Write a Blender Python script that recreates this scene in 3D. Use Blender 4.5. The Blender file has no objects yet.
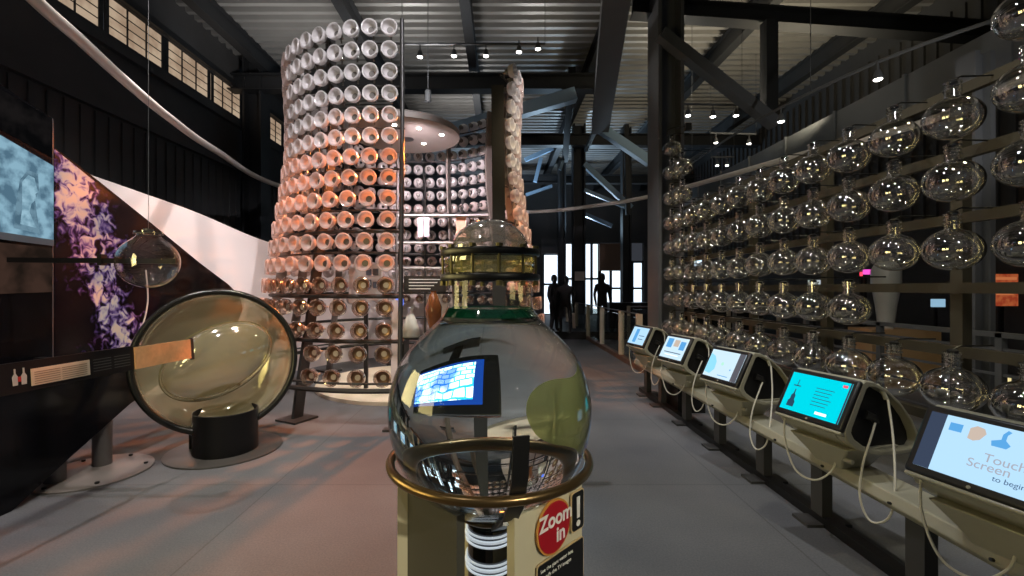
import bpy, math, random
from mathutils import Vector, Matrix, noise
random.seed(7)
PI = math.pi
sc = bpy.context.scene
COL = sc.collection
F = 450.0; VX = 500.0; HY = 288.0; EYE = 1.6
# ------------------------------------------------------------------ camera
cam_d = bpy.data.cameras.new('camera'); cam = bpy.data.objects.new('camera', cam_d); COL.objects.link(cam)
cam.location = (0, 0, EYE); cam.rotation_euler = (PI/2, 0, 0)
cam_d.sensor_width = 36; cam_d.lens = F/1024*36; cam_d.shift_x = 12/1024; cam_d.clip_start = 0.05
sc.camera = cam
# ------------------------------------------------------------------ world, view
w = bpy.data.worlds.new('world'); sc.world = w; w.use_nodes = True
w.node_tree.nodes['Background'].inputs[0].default_value = (0.75, 0.82, 1.0, 1)
w.node_tree.nodes['Background'].inputs[1].default_value = 0.035
sc.view_settings.view_transform = 'Standard'; sc.view_settings.look = 'None'
sc.view_settings.gamma = 1; sc.view_settings.use_curve_mapping = False
sc.view_settings.exposure = 0.35
cy = sc.cycles
cy.max_bounces = 14; cy.transparent_max_bounces = 40; cy.transmission_bounces = 12; cy.glossy_bounces = 6; cy.diffuse_bounces = 3
cy.sample_clamp_indirect = 4.0; cy.sample_clamp_direct = 0; cy.blur_glossy = 0.3
cy.use_denoising = True
# ------------------------------------------------------------------ lights
def aim(o, tgt):
    d = Vector(tgt) - o.location
    o.rotation_euler = d.to_track_quat('-Z', 'Y').to_euler()
def spot(name, loc, tgt, power, color=(1, .93, .84), size=70, blend=.5, radius=.05):
    l = bpy.data.lights.new(name, 'SPOT'); l.energy = power; l.color = color
    l.spot_size = math.radians(size); l.spot_blend = blend; l.shadow_soft_size = radius
    o = bpy.data.objects.new(name, l); COL.objects.link(o); o.location = loc; aim(o, tgt); return o
def point(name, loc, power, color=(1, .93, .84), radius=.06):
    l = bpy.data.lights.new(name, 'POINT'); l.energy = power; l.color = color; l.shadow_soft_size = radius
    o = bpy.data.objects.new(name, l); COL.objects.link(o); o.location = loc; return o
WARM = (1, .90, .78); COOL = (.82, .9, 1)
# floor wash from ceiling track spots
spot('spot_light', (-1.2, 3.0, 6.2), (-1.2, 3.6, 0), 300, (1, .95, .95), 80)
spot('spot_light', (1.4, 3.0, 6.2), (1.2, 3.4, 0), 210, (.93, .96, 1), 75)
spot('spot_light', (-3.2, 2.6, 6.0), (-2.9, 4.6, .6), 430, (1, .88, .84), 60)
spot('spot_light', (1.0, 7.0, 6.2), (1.2, 8.0, 0), 300, (1, .93, .88), 75)
# the tower, front lit
spot('spot_light', (.2, 2.0, 6.2), (-2.0, 5.8, 4.35), 900, (.98, .95, 1), 34, .7)
spot('spot_light', (-4.6, 2.6, 6.2), (-3.2, 6.4, 3.6), 330, (1, .86, .88), 42, .8)
spot('spot_light', (.0, 2.2, 5.6), (-2.2, 5.8, 1.6), 120, (1, .80, .74), 45)
# inside the tower
spot('spot_light', (-.7, 8.0, 4.0), (-1.85, 5.5, 2.45), 1350, (1, .23, .04), 62, 1, .1)
spot('spot_light', (-.9, 7.9, 4.0), (-3.3, 6.6, 2.5), 700, (1, .32, .10), 56, 1, .1)
spot('spot_light', (-2.2, 6.9, 4.0), (.1, 7.4, 2.1), 700, (1, .34, .12), 50, .8, .1)
spot('spot_light', (-1.4, 6.4, 3.9), (-.9, 9.4, 3.1), 480, (1, .84, .90), 84, 1, .06)
spot('spot_light', (-1.1, 6.9, 4.1), (-1.5, 7.0, 0), 620, (1, .90, .80), 62, .6, .06)
spot('spot_light', (-1.5, 8.0, 4.1), (-1.5, 8.2, 0), 260, (1, .90, .80), 70, .6, .06)
spot('spot_light', (2.3, 4.6, 6.2), (.2, 7.3, 2.9), 620, (1, .80, .50), 34, .8, .08)
# white sweeping wall
spot('spot_light', (-3.6, 5.0, 6.0), (-5.2, 7.2, 2.0), 420, (1, .88, .86), 60)
spot('spot_light', (-4.2, 4.4, 5.6), (-4.3, 8.6, 1.6), 300, (1, .86, .84), 50)
# mural and bowl
spot('spot_light', (-1.6, 1.4, 5.0), (-3.0, 3.5, 1.6), 120, (1, .95, .92), 50)
spot('spot_light', (-1.2, 3.4, 5.6), (-2.7, 4.4, .9), 260, (1, .90, .62), 30)
# flask wall
spot('spot_light', (1.8, 1.6, 5.6), (3.1, 4.2, 1.8), 150, (1, .92, .70), 70, .5, .1)
spot('spot_light', (1.2, 4.6, 5.4), (3.1, 4.8, 1.8), 80, (1, .97, .94), 60, .5, .12)
spot('spot_light', (1.4, 7.4, 5.4), (3.1, 6.6, 1.8), 80, (1, .97, .94), 60, .5, .12)
spot('spot_light', (.6, 2.6, 4.6), (3.1, 3.6, 2.0), 70, (1, .97, .98), 60, .5, .12)
spot('spot_light', (1.9, .2, 4.2), (3.1, 3.4, 1.8), 60, (1, .97, .98), 60, .5, .12)
spot('spot_light', (4.8, 3.2, 5.2), (3.1, 4.6, 1.9), 90, (1, .86, .50), 75, .5, .1)
spot('spot_light', (4.6, 6.6, 5.0), (3.1, 6.6, 1.9), 60, (1, .88, .55), 75, .5, .1)
# ceiling glow: uplights added below the deck, without fixtures
spot('spot_light', (-4.6, 9.5, 5.6), (-4.8, 10.5, 7.8), 200, (1, .97, .94), 140, 1, .3)
spot('spot_light', (-1.5, 8.6, 5.2), (-1.5, 9.6, 7.8), 130, (1, .97, .94), 100, 1, .3)
spot('spot_light', (-2.2, 11.2, 6.3), (-2.2, 9.4, 7.9), 110, (1, .97, .94), 150, 1, .1)
spot('spot_light', (.9, 11.2, 6.3), (.9, 9.4, 7.9), 90, (1, .97, .94), 150, 1, .1)
spot('spot_light', (4.2, 11.8, 6.2), (4.2, 9.6, 7.9), 120, (1, .90, .72), 150, 1, .1)
spot('spot_light', (-1.0, 14.2, 5.6), (-1.0, 14.2, 7.8), 260, (1, .97, .94), 120, 1, .3)
spot('spot_light', (6, 9, 4.9), (6, 10.5, 7.8), 420, (1, .86, .6), 150, 1, .3)
spot('spot_light', (-.5, 19, 4.6), (0, 20.0, 7.8), 700, (.62, .8, 1), 150, 1, .3)
spot('spot_light', (3.5, 21, 4.0), (3.5, 19.0, 7.8), 800, (.55, .78, 1), 150, 1, .3)
# pedestal and carboy
def area(name, loc, tgt, sx, sy, power, color):
    l = bpy.data.lights.new(name, 'AREA'); l.shape = 'RECTANGLE'; l.size = sx; l.size_y = sy; l.energy = power; l.color = color
    o = bpy.data.objects.new(name, l); COL.objects.link(o); o.location = loc; aim(o, tgt); return o
area('warm_lamp', (-2.7, 1.55, 1.9), (3, 3.2, 1.7), 1.0, 1.2, 27, (1, .82, .34))
area('warm_lamp', (-2.9, .0, 1.9), (3, 3.2, 1.7), 1.0, 1.2, 22, (1, .82, .34))
spot('spot_light', (-2.0, 3.0, 6.4), (-4.2, 5.0, 4.1), 260, (1, .97, .95), 45, .8)  # added spot that brightens the overhead tube
spot('spot_light', (1.5, -1.2, 2.9), (.15, 1.0, .95), 170, (1, .93, .70), 26, .6, .04)
spot('spot_light', (-.9, .0, 3.4), (-.1, 1.1, 1.6), 20, (1, .95, .85), 35, .6, .04)
spot('spot_light', (4.4, 3.6, 2.9), (5.6, 7.2, 4.1), 90, (1, .97, .92), 70, .8, .1)  # another added spot, lifting the right end of the tube

# ------------------------------------------------------------------ materials
def nt(name):
    m = bpy.data.materials.new(name); m.use_nodes = True
    return m, m.node_tree, m.node_tree.nodes, m.node_tree.links
MATS = {}
def pm(name, color, rough=.5, metal=0, emit=None, es=0, noise_amt=0, noise_scale=20, coat=0, spec=.5, bump=0):
    m, t, n, l = nt(name); b = n['Principled BSDF']
    b.inputs['Base Color'].default_value = (*color, 1); b.inputs['Roughness'].default_value = rough
    b.inputs['Metallic'].default_value = metal; b.inputs['Coat Weight'].default_value = coat
    b.inputs['Specular IOR Level'].default_value = spec
    if emit: b.inputs['Emission Color'].default_value = (*emit, 1); b.inputs['Emission Strength'].default_value = es
    if noise_amt or bump:
        tc = n.new('ShaderNodeTexCoord'); nz = n.new('ShaderNodeTexNoise'); nz.inputs['Scale'].default_value = noise_scale
        nz.inputs['Detail'].default_value = 4
        l.new(tc.outputs['Object'], nz.inputs['Vector'])
        if noise_amt:
            mx = n.new('ShaderNodeMix'); mx.data_type = 'RGBA'
            mx.inputs[6].default_value = (*[c*(1-noise_amt) for c in color], 1)
            mx.inputs[7].default_value = (*[min(1, c*(1+noise_amt)) for c in color], 1)
            l.new(nz.outputs['Fac'], mx.inputs[0]); l.new(mx.outputs[2], b.inputs['Base Color'])
        if bump:
            bp = n.new('ShaderNodeBump'); bp.inputs['Strength'].default_value = bump; bp.inputs['Distance'].default_value = .01
            l.new(nz.outputs['Fac'], bp.inputs['Height']); l.new(bp.outputs[0], b.inputs['Normal'])
    MATS[name] = m; return m
def thin_glass(name, tint=(1, 1, 1), ior=1.5, edge=1.0, rough=.0, body=0, bodycol=(1, 1, 1), trans=0):
    """thin-walled glass: Fresnel reflection over a straight-through transparent pane"""
    m, t, n, l = nt(name); n.remove(n['Principled BSDF']); out = n['Material Output']
    tr = n.new('ShaderNodeBsdfTransparent'); tr.inputs[0].default_value = (*tint, 1)
    gl = n.new('ShaderNodeBsdfGlossy'); gl.inputs['Roughness'].default_value = rough; gl.inputs['Color'].default_value = (1, 1, 1, 1)
    ge = n.new('ShaderNodeNewGeometry'); dt = n.new('ShaderNodeVectorMath'); dt.operation = 'DOT_PRODUCT'
    l.new(ge.outputs['Normal'], dt.inputs[0]); l.new(ge.outputs['Incoming'], dt.inputs[1])
    def mth(op, a_, b_):
        q = n.new('ShaderNodeMath'); q.operation = op; q.use_clamp = True
        for i, v_ in enumerate((a_, b_)):
            if isinstance(v_, (int, float)): q.inputs[i].default_value = v_
            else: l.new(v_, q.inputs[i])
        return q.outputs[0]
    ab = n.new('ShaderNodeMath'); ab.operation = 'ABSOLUTE'; l.new(dt.outputs['Value'], ab.inputs[0])
    inv = mth('SUBTRACT', 1.0, ab.outputs[0]); p5 = mth('POWER', inv, 4.0)
    fz_ = mth('MULTIPLY', mth('ADD', mth('MULTIPLY', p5, .90), .055), edge)
    # absorption along grazing paths
    mc = n.new('ShaderNodeMix'); mc.data_type = 'RGBA'
    mc.inputs[6].default_value = (*tint, 1); mc.inputs[7].default_value = (*[c*.45 for c in tint], 1)
    l.new(mth('POWER', inv, 5.0), mc.inputs[0]); l.new(mc.outputs[2], tr.inputs[0])
    base = tr
    if body:
        df = n.new('ShaderNodeBsdfDiffuse'); df.inputs[0].default_value = (*bodycol, 1)
        tl = n.new('ShaderNodeBsdfTranslucent'); tl.inputs[0].default_value = (*bodycol, 1)
        m1 = n.new('ShaderNodeMixShader'); m1.inputs[0].default_value = trans
        l.new(df.outputs[0], m1.inputs[1]); l.new(tl.outputs[0], m1.inputs[2])
        m2 = n.new('ShaderNodeMixShader'); m2.inputs[0].default_value = body
        l.new(tr.outputs[0], m2.inputs[1]); l.new(m1.outputs[0], m2.inputs[2]); base = m2
    mx = n.new('ShaderNodeMixShader'); l.new(fz_, mx.inputs[0])
    l.new(base.outputs[0], mx.inputs[1]); l.new(gl.outputs[0], mx.inputs[2]); l.new(mx.outputs[0], out.inputs[0])
    MATS[name] = m; return m
def emis(name, color, s):
    m, t, n, l = nt(name); n.remove(n['Principled BSDF']); e = n.new('ShaderNodeEmission')
    e.inputs[0].default_value = (*color, 1); e.inputs[1].default_value = s; l.new(e.outputs[0], n['Material Output'].inputs[0])
    MATS[name] = m; return m

STEEL = pm('dark steel', (.016, .017, .019), .55, 0, noise_amt=.15, noise_scale=3)
STEELG = pm('grey painted steel', (.10, .105, .115), .5, 0, noise_amt=.12, noise_scale=3)
STEELB = pm('blue lit steel', (.25, .37, .50), .45, 0)  # blue light on the far braces put into the colour
FRAME = pm('tower frame steel', (.040, .039, .038), .45, .3, noise_amt=.1)
RIB = pm('tower rib plate', (.20, .175, .16), .5, .2)
OLIVE = pm('olive steel rail', (.055, .048, .032), .5, .1, noise_amt=.15, noise_scale=4)
BLACK = pm('black gloss panel', (.006, .006, .008), .14, 0, spec=.25)
BLACKM = pm('black satin metal', (.012, .012, .013), .35, .3)
PLASTB = pm('black plastic', (.01, .01, .011), .4)
CREAMP = pm('beige kiosk shell', (.33, .32, .25), .34, 0, coat=.15, noise_amt=.06)
WHITEP = pm('white plaster', (.80, .72, .69), .45, noise_amt=.03, noise_scale=2)
DARKWALL = pm('dark wall paint', (.05, .05, .052), .8, noise_amt=.3, noise_scale=1.5)
WOOD = pm('pale birch ply', (.66, .60, .44), .38, coat=.1, noise_amt=.08, noise_scale=8)
SHADEPAN = pm('shaded board grey', (.075, .073, .065), .4, .2)  # shade on the left pedestal board put into a dark grey
BRONZE = pm('dark bronze tube', (.20, .13, .06), .28, .85, noise_amt=.2, noise_scale=9)
CHROME = pm('polished steel', (.6, .6, .6), .12, 1)
CORD = pm('grey white cable', (.55, .54, .48), .45)
GOLD = pm('yellow gasket', (.62, .50, .08), .3, .3)
BOLT = pm('steel bolt', (.35, .35, .36), .35, .9)
CREAMF = pm('cream plinth', (.75, .66, .52), .5)
DISC = pm('taupe canopy', (.25, .22, .20), .55)
CUPW = thin_glass('frosted white glass', (.9, .9, .9), 1.45, .9, .18, .86, (.80, .77, .77), .42)
CUPP = thin_glass('rose lit frosted glass', (.9, .85, .85), 1.45, .9, .18, .82, (.80, .70, .67), .46)  # rose light on the middle rows put into the glass tint
CUPC = thin_glass('clear lamp glass', (.93, .84, .78), 1.5, 3.2, .05, .10, (.7, .55, .45), .4)
CLEAR = thin_glass('clear flask glass', (.88, .88, .85), 1.5, 4.2, .012)
SHELL = thin_glass('clear bottle glass', (.985, .99, .985), 1.5, .55, .01)
PANE = thin_glass('fence glass', (.90, .95, .93), 1.45, 1.0, .02)
AMBER = thin_glass('amber bowl glass', (.74, .70, .50), 1.5, 4.5, .06, .52, (.56, .51, .33), .4)
DOMEG = thin_glass('cloudy dome glass', (.90, .88, .85), 1.5, 2.2, .06, .36, (.55, .5, .46), .5)
CLAMPD = pm('grey lens disc', (.16, .15, .14), .4, .2)

def water_mat():
    m, t, n, l = nt('water'); n.remove(n['Principled BSDF'])
    r = n.new('ShaderNodeBsdfRefraction'); r.inputs['IOR'].default_value = 1.34; r.inputs['Roughness'].default_value = 0
    g = n.new('ShaderNodeBsdfGlossy'); g.inputs['Roughness'].default_value = 0.0
    f = n.new('ShaderNodeFresnel'); f.inputs['IOR'].default_value = 1.34
    r.inputs['Color'].default_value = (.93, .985, .98, 1)
    mx = n.new('ShaderNodeMixShader'); l.new(f.outputs[0], mx.inputs[0]); l.new(r.outputs[0], mx.inputs[1]); l.new(g.outputs[0], mx.inputs[2])
    l.new(mx.outputs[0], n['Material Output'].inputs[0]); return m
WATER = water_mat()
def floor_mat():
    m, t, n, l = nt('grey carpet'); b = n['Principled BSDF']; b.inputs['Roughness'].default_value = .62
    b.inputs['Specular IOR Level'].default_value = .35
    tc = n.new('ShaderNodeTexCoord'); a = n.new('ShaderNodeTexNoise'); a.inputs['Scale'].default_value = 90; a.inputs['Detail'].default_value = 3
    c = n.new('ShaderNodeTexNoise'); c.inputs['Scale'].default_value = 1.1; c.inputs['Detail'].default_value = 4
    l.new(tc.outputs['Object'], a.inputs['Vector']); l.new(tc.outputs['Object'], c.inputs['Vector'])
    br = n.new('ShaderNodeTexBrick'); br.offset = 0; br.inputs['Scale'].default_value = 1
    br.inputs['Brick Width'].default_value = 1.83; br.inputs['Row Height'].default_value = 1.83; br.inputs['Mortar Size'].default_value = .006
    br.inputs['Color1'].default_value = (.130, .136, .148, 1); br.inputs['Color2'].default_value = (.120, .126, .137, 1); br.inputs['Mortar'].default_value = (.09, .094, .10, 1)
    l.new(tc.outputs['Object'], br.inputs['Vector'])
    m1 = n.new('ShaderNodeMix'); m1.data_type = 'RGBA'; m1.blend_type = 'MULTIPLY'; m1.inputs[0].default_value = .5
    cr = n.new('ShaderNodeValToRGB'); cr.color_ramp.elements[0].position = .25; cr.color_ramp.elements[0].color = (.55, .55, .55, 1)
    cr.color_ramp.elements[1].position = .75; cr.color_ramp.elements[1].color = (1.3, 1.3, 1.3, 1)
    l.new(a.outputs['Fac'], cr.inputs[0]); l.new(br.outputs['Color'], m1.inputs[6]); l.new(cr.outputs[0], m1.inputs[7])
    m2 = n.new('ShaderNodeMix'); m2.data_type = 'RGBA'; m2.blend_type = 'MULTIPLY'; m2.inputs[0].default_value = .6
    cr2 = n.new('ShaderNodeValToRGB'); cr2.color_ramp.elements[0].position = .3; cr2.color_ramp.elements[0].color = (.7, .7, .72, 1)
    cr2.color_ramp.elements[1].position = .7; cr2.color_ramp.elements[1].color = (1.2, 1.17, 1.15, 1)
    l.new(c.outputs['Fac'], cr2.inputs[0]); l.new(m1.outputs[2], m2.inputs[6]); l.new(cr2.outputs[0], m2.inputs[7])
    l.new(m2.outputs[2], b.inputs['Base Color'])
    bp = n.new('ShaderNodeBump'); bp.inputs['Strength'].default_value = .25; bp.inputs['Distance'].default_value = .003
    l.new(a.outputs['Fac'], bp.inputs['Height']); l.new(bp.outputs[0], b.inputs['Normal'])
    return m
FLOOR = floor_mat()
def deck_mat():
    m = pm('galvanised deck', (.26, .255, .245), .42, .35, noise_amt=.25, noise_scale=1.2); return m
DECK = deck_mat()
def mural_mat():
    m, t, n, l = nt('printed mural'); b = n['Principled BSDF']; b.inputs['Roughness'].default_value = .22; b.inputs['Specular IOR Level'].default_value = .25
    tc = n.new('ShaderNodeTexCoord'); mp = n.new('ShaderNodeMapping'); mp.inputs['Scale'].default_value = (1, 1.0, 1.0)
    a = n.new('ShaderNodeTexNoise'); a.inputs['Scale'].default_value = 3.6; a.inputs['Detail'].default_value = 3; a.inputs['Roughness'].default_value = .5; a.inputs['Distortion'].default_value = .6
    v = n.new('ShaderNodeTexNoise'); v.inputs['Scale'].default_value = 13; v.inputs['Detail'].default_value = 2; v.inputs['Distortion'].default_value = .8
    l.new(tc.outputs['Object'], mp.inputs[0]); l.new(mp.outputs[0], a.inputs['Vector']); l.new(mp.outputs[0], v.inputs['Vector'])
    # the plume: a band running down the print, in the print's own coordinates (y along, z up)
    sp = n.new('ShaderNodeSeparateXYZ'); l.new(tc.outputs['Object'], sp.inputs[0])
    def mth(op, a_, b_=None, clamp=False):
        q = n.new('ShaderNodeMath'); q.operation = op; q.use_clamp = clamp
        for i, s in enumerate((a_, b_)):
            if s is None: continue
            if isinstance(s, (int, float)): q.inputs[i].default_value = s
            else: l.new(s, q.inputs[i])
        return q.outputs[0]
    # centre line y = 3.15 + (2.5 - z) * .42
    cen = mth('ADD', mth('MULTIPLY', mth('SUBTRACT', 2.61, sp.outputs['Z']), .34), 3.64)
    dist = mth('ABSOLUTE', mth('SUBTRACT', sp.outputs['Y'], cen))
    fall = mth('SUBTRACT', 1.0, mth('DIVIDE', dist, .72), True)
    s = mth('MULTIPLY', mth('MULTIPLY', a.outputs['Fac'], fall), 1.5)
    s2 = mth('MULTIPLY', s, mth('ADD', mth('MULTIPLY', v.outputs['Fac'], 2.4), -.25))
    cr = n.new('ShaderNodeValToRGB'); e = cr.color_ramp.elements
    e[0].position = .42; e[0].color = (.006, .004, .008, 1); e[1].position = .95; e[1].color = (.80, .70, .62, 1)
    for p, c in ((.50, (.035, .018, .07)), (.57, (.10, .06, .26)), (.64, (.26, .19, .46)), (.72, (.52, .46, .62)), (.82, (.72, .66, .68))):
        q = cr.color_ramp.elements.new(p); q.color = (*c, 1)
    l.new(s2, cr.inputs[0]); l.new(cr.outputs[0], b.inputs['Base Color'])
    return m
MURAL = mural_mat()
def screen_mat(name, bg, bg2, s, scale=8):
    m, t, n, l = nt(name); n.remove(n['Principled BSDF']); e = n.new('ShaderNodeEmission')
    tc = n.new('ShaderNodeTexCoord'); a = n.new('ShaderNodeTexNoise'); a.inputs['Scale'].default_value = scale; a.inputs['Detail'].default_value = 3
    l.new(tc.outputs['Object'], a.inputs['Vector'])
    cr = n.new('ShaderNodeValToRGB'); cr.color_ramp.elements[0].position = .4; cr.color_ramp.elements[1].position = .6
    cr.color_ramp.elements[0].color = (*bg, 1); cr.color_ramp.elements[1].color = (*bg2, 1)
    l.new(a.outputs['Fac'], cr.inputs[0]); l.new(cr.outputs[0], e.inputs[0]); e.inputs[1].default_value = s
    l.new(e.outputs[0], n['Material Output'].inputs[0]); return m
PHOTO = screen_mat('dim brown photograph', (.03, .02, .015), (.10, .055, .04), .35, 4)
VIDEO = screen_mat('blue video picture', (.07, .14, .20), (.22, .38, .48), .9, 9)
CURTAIN = screen_mat('backlit window shade', (.40, .28, .19), (.58, .44, .31), .62, 2.5)
DAY = emis('bright daylight pane', (.72, .86, 1.0), 1.5)
BULB = emis('lit lamp bulb', (1, .95, .88), 14)

# ------------------------------------------------------------------ mesh builder
class MB:
    def __init__(s): s.v = []; s.f = []; s.sm = []
    def add(s, vs, fs, smooth=False):
        k = len(s.v); s.v += [Vector(p) for p in vs]; s.f += [tuple(i+k for i in f) for f in fs]; s.sm += [smooth]*len(fs); return s
    def box(s, c, d, M=None):
        x, y, z = [q/2 for q in d]; c = Vector(c)
        vs = [Vector((sx*x, sy*y, sz*z)) for sz in (-1, 1) for sy in (-1, 1) for sx in (-1, 1)]
        if M is not None: vs = [M @ p for p in vs]
        return s.add([c+p for p in vs], [(0, 2, 3, 1), (4, 5, 7, 6), (0, 1, 5, 4), (2, 6, 7, 3), (0, 4, 6, 2), (1, 3, 7, 5)])
    def bar(s, a, b, wd, ht, up=(0, 0, 1)):
        """rectangular bar from a to b; wd across, ht along up"""
        a = Vector(a); b = Vector(b); d = (b-a).normalized(); u = Vector(up)
        r = d.cross(u)
        if r.length < 1e-4: u = Vector((0, 1, 0)); r = d.cross(u)
        r.normalize(); u = r.cross(d).normalized()
        vs = [p + r*(i*wd/2) + u*(j*ht/2) for p in (a, b) for (i, j) in ((-1, -1), (1, -1), (1, 1), (-1, 1))]
        return s.add(vs, [(3, 2, 1, 0), (4, 5, 6, 7), (0, 1, 5, 4), (1, 2, 6, 5), (2, 3, 7, 6), (3, 0, 4, 7)])
    def ibeam(s, a, b, wd, ht, t=.03, up=(0, 0, 1)):
        a = Vector(a); b = Vector(b); d = (b-a).normalized(); u = Vector(up); r = d.cross(u).normalized(); u = r.cross(d).normalized()
        for k in (-1, 1): s.bar(a+u*k*(ht/2-t/2), b+u*k*(ht/2-t/2), wd, t, u)
        return s.bar(a, b, t, ht-2*t, u)
    def tube(s, pts, r, n=8, closed=False, caps=True):
        pts = [Vector(p) for p in pts]; m = len(pts); rs = r if isinstance(r, (list, tuple)) else [r]*m
        prev = None; vs = []
        for i, p in enumerate(pts):
            if closed: d = pts[(i+1) % m]-pts[i-1]
            else: d = pts[min(i+1, m-1)]-pts[max(i-1, 0)]
            d.normalize()
            if prev is None:
                u = Vector((0, 0, 1)) if abs(d.z) < .9 else Vector((1, 0, 0))
            else: u = prev
            u = (u - d*u.dot(d)).normalized(); prev = u; q = d.cross(u)
            for k in range(n):
                a = 2*PI*k/n; vs.append(p+(u*math.cos(a)+q*math.sin(a))*rs[i])
        fs = []
        for i in range(m if closed else m-1):
            for k in range(n):
                j = (i+1) % m; fs.append((i*n+k, i*n+(k+1) % n, j*n+(k+1) % n, j*n+k))
        s.add(vs, fs, True)
        if caps and not closed:
            k0 = len(s.v)-m*n
            s.f.append(tuple(k0+i for i in reversed(range(n)))); s.sm.append(False)
            s.f.append(tuple(k0+(m-1)*n+i for i in range(n))); s.sm.append(False)
        return s
    def lathe(s, prof, n=24, c=(0, 0, 0), M=None, sx=1, sy=1):
        """prof: (r, z) list; r=0 ends are closed to a point"""
        c = Vector(c); rows = []; vs = []
        for r, z in prof:
            if r < 1e-6: rows.append([len(vs)]); vs.append(Vector((0, 0, z)))
            else:
                rows.append(list(range(len(vs), len(vs)+n)))
                vs += [Vector((r*sx*math.cos(2*PI*k/n), r*sy*math.sin(2*PI*k/n), z)) for k in range(n)]
        fs = []
        for a, b in zip(rows, rows[1:]):
            for k in range(n):
                k2 = (k+1) % n
                if len(a) == 1 and len(b) == 1: continue
                if len(a) == 1: fs.append((a[0], b[k2], b[k]))
                elif len(b) == 1: fs.append((a[k], a[k2], b[0]))
                else: fs.append((a[k], a[k2], b[k2], b[k]))
        if M is not None: vs = [M @ p for p in vs]
        return s.add([c+p for p in vs], fs, True)
    def torus(s, R, r, c=(0, 0, 0), n=48, m=8, M=None):
        pts = [Vector((R*math.cos(2*PI*k/n), R*math.sin(2*PI*k/n), 0)) for k in range(n)]
        if M is not None: pts = [M @ p for p in pts]
        return s.tube([Vector(c)+p for p in pts], r, m, closed=True)
    def prism(s, poly, o, u, v, t):
        """polygon (list of 2D) in plane o,u,v, thickness t along u x v"""
        o = Vector(o); u = Vector(u); v = Vector(v); w_ = u.cross(v).normalized(); n = len(poly)
        A = [o+u*p[0]+v*p[1] for p in poly]; B = [p+w_*t for p in A]
        fs = [tuple(reversed(range(n))), tuple(range(n, 2*n))] + [(i, (i+1) % n, n+(i+1) % n, n+i) for i in range(n)]
        return s.add(A+B, fs)
    def ringprism(s, po, pi_, o, u, v, t):
        o = Vector(o); u = Vector(u); v = Vector(v); w_ = u.cross(v).normalized(); n = len(po)
        A = [o+u*p[0]+v*p[1] for p in po]; B = [o+u*p[0]+v*p[1] for p in pi_]
        vs = A+B+[p+w_*t for p in A]+[p+w_*t for p in B]; fs = []
        for i in range(n):
            j = (i+1) % n
            fs += [(i, n+i, n+j, j), (2*n+i, 2*n+j, 3*n+j, 3*n+i), (i, j, 2*n+j, 2*n+i), (n+i, 3*n+i, 3*n+j, n+j)]
        return s.add(vs, fs)
    def mesh(s, name, off=None):
        me = bpy.data.meshes.new(name); o = Vector(off) if off is not None else Vector((0, 0, 0))
        me.from_pydata([tuple(p-o) for p in s.v], [], s.f)
        me.polygons.foreach_set('use_smooth', s.sm); me.validate(); me.update()
        try: me.set_sharp_from_angle(angle=math.radians(40))
        except Exception: pass
        return me
def obj(name, mb, m, parent=None, world=True, bevel=0):
    """links the mesh as ONE object; built in world coordinates unless world=False"""
    off = parent_world(parent) if (parent is not None and world) else None
    me = mb.mesh(name, off) if isinstance(mb, MB) else mb
    if m is not None: me.materials.append(m)
    o = bpy.data.objects.new(name, me); COL.objects.link(o)
    if parent is not None: o.parent = parent
    if bevel:
        b = o.modifiers.new('bevel', 'BEVEL'); b.width = bevel; b.segments = 2; b.limit_method = 'ANGLE'
    return o
def parent_world(p):
    v = Vector((0, 0, 0))
    while p is not None: v += p.location; p = p.parent
    return v
def tag(o, label, cat, group=None):
    o['label'] = label; o['category'] = cat
    if group: o['group'] = group
    return o
def thing(name, label, cat, loc=(0, 0, 0), rotz=0, group=None):
    o = bpy.data.objects.new(name, None); COL.objects.link(o); o.location = loc; o.rotation_euler = (0, 0, rotz)
    o.empty_display_size = .1
    return tag(o, label, cat, group)
def struct(name, mb, m, parent=None, bevel=0):
    o = obj(name, mb, m, parent, bevel=bevel)
    if parent is None: o['kind'] = 'structure'
    return o
def dup(root, loc, rotz=None, label=None, group=None):
    r = root.copy(); COL.objects.link(r); r.location = loc
    if rotz is not None: r.rotation_euler = (0, 0, rotz)
    if label: r['label'] = label
    if group: r['group'] = group
    for ch in list(root.children):
        c = ch.copy(); COL.objects.link(c); c.parent = r
        for g in ch.children:
            d = g.copy(); COL.objects.link(d); d.parent = c
    return r
def P(px, py, Z): return Vector(((px-VX)*Z/F, Z, EYE+(HY-py)*Z/F))
def text(name, body, size, o, u, v, m, parent, align='LEFT', bold=0, world=True, ext=.0004):
    cu = bpy.data.curves.new(name, 'FONT'); cu.body = body; cu.size = size; cu.align_x = align; cu.extrude = ext; cu.offset = bold
    t = bpy.data.objects.new(name, cu); COL.objects.link(t)
    bpy.context.view_layer.update()
    me = bpy.data.meshes.new_from_object(t.evaluated_get(bpy.context.evaluated_depsgraph_get()))
    bpy.data.objects.remove(t)
    u = Vector(u).normalized(); v = Vector(v).normalized(); w_ = u.cross(v)
    off = parent_world(parent) if (parent is not None and world) else Vector((0, 0, 0))
    M = Matrix((u, v, w_)).transposed().to_4x4(); M.translation = Vector(o)-off
    me.transform(M); me.materials.clear(); me.materials.append(m)
    ob = bpy.data.objects.new(name, me); COL.objects.link(ob); ob.parent = parent; return ob
def spline(pts, k=8):
    pts = [Vector(p) for p in pts]; out = []
    for i in range(len(pts)-1):
        p0 = pts[max(i-1, 0)]; p1 = pts[i]; p2 = pts[i+1]; p3 = pts[min(i+2, len(pts)-1)]
        for j in range(k):
            t = j/k; out.append(.5*((2*p1)+(-p0+p2)*t+(2*p0-5*p1+4*p2-p3)*t*t+(-p0+3*p1-3*p2+p3)*t**3))
    out.append(pts[-1]); return out
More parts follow.
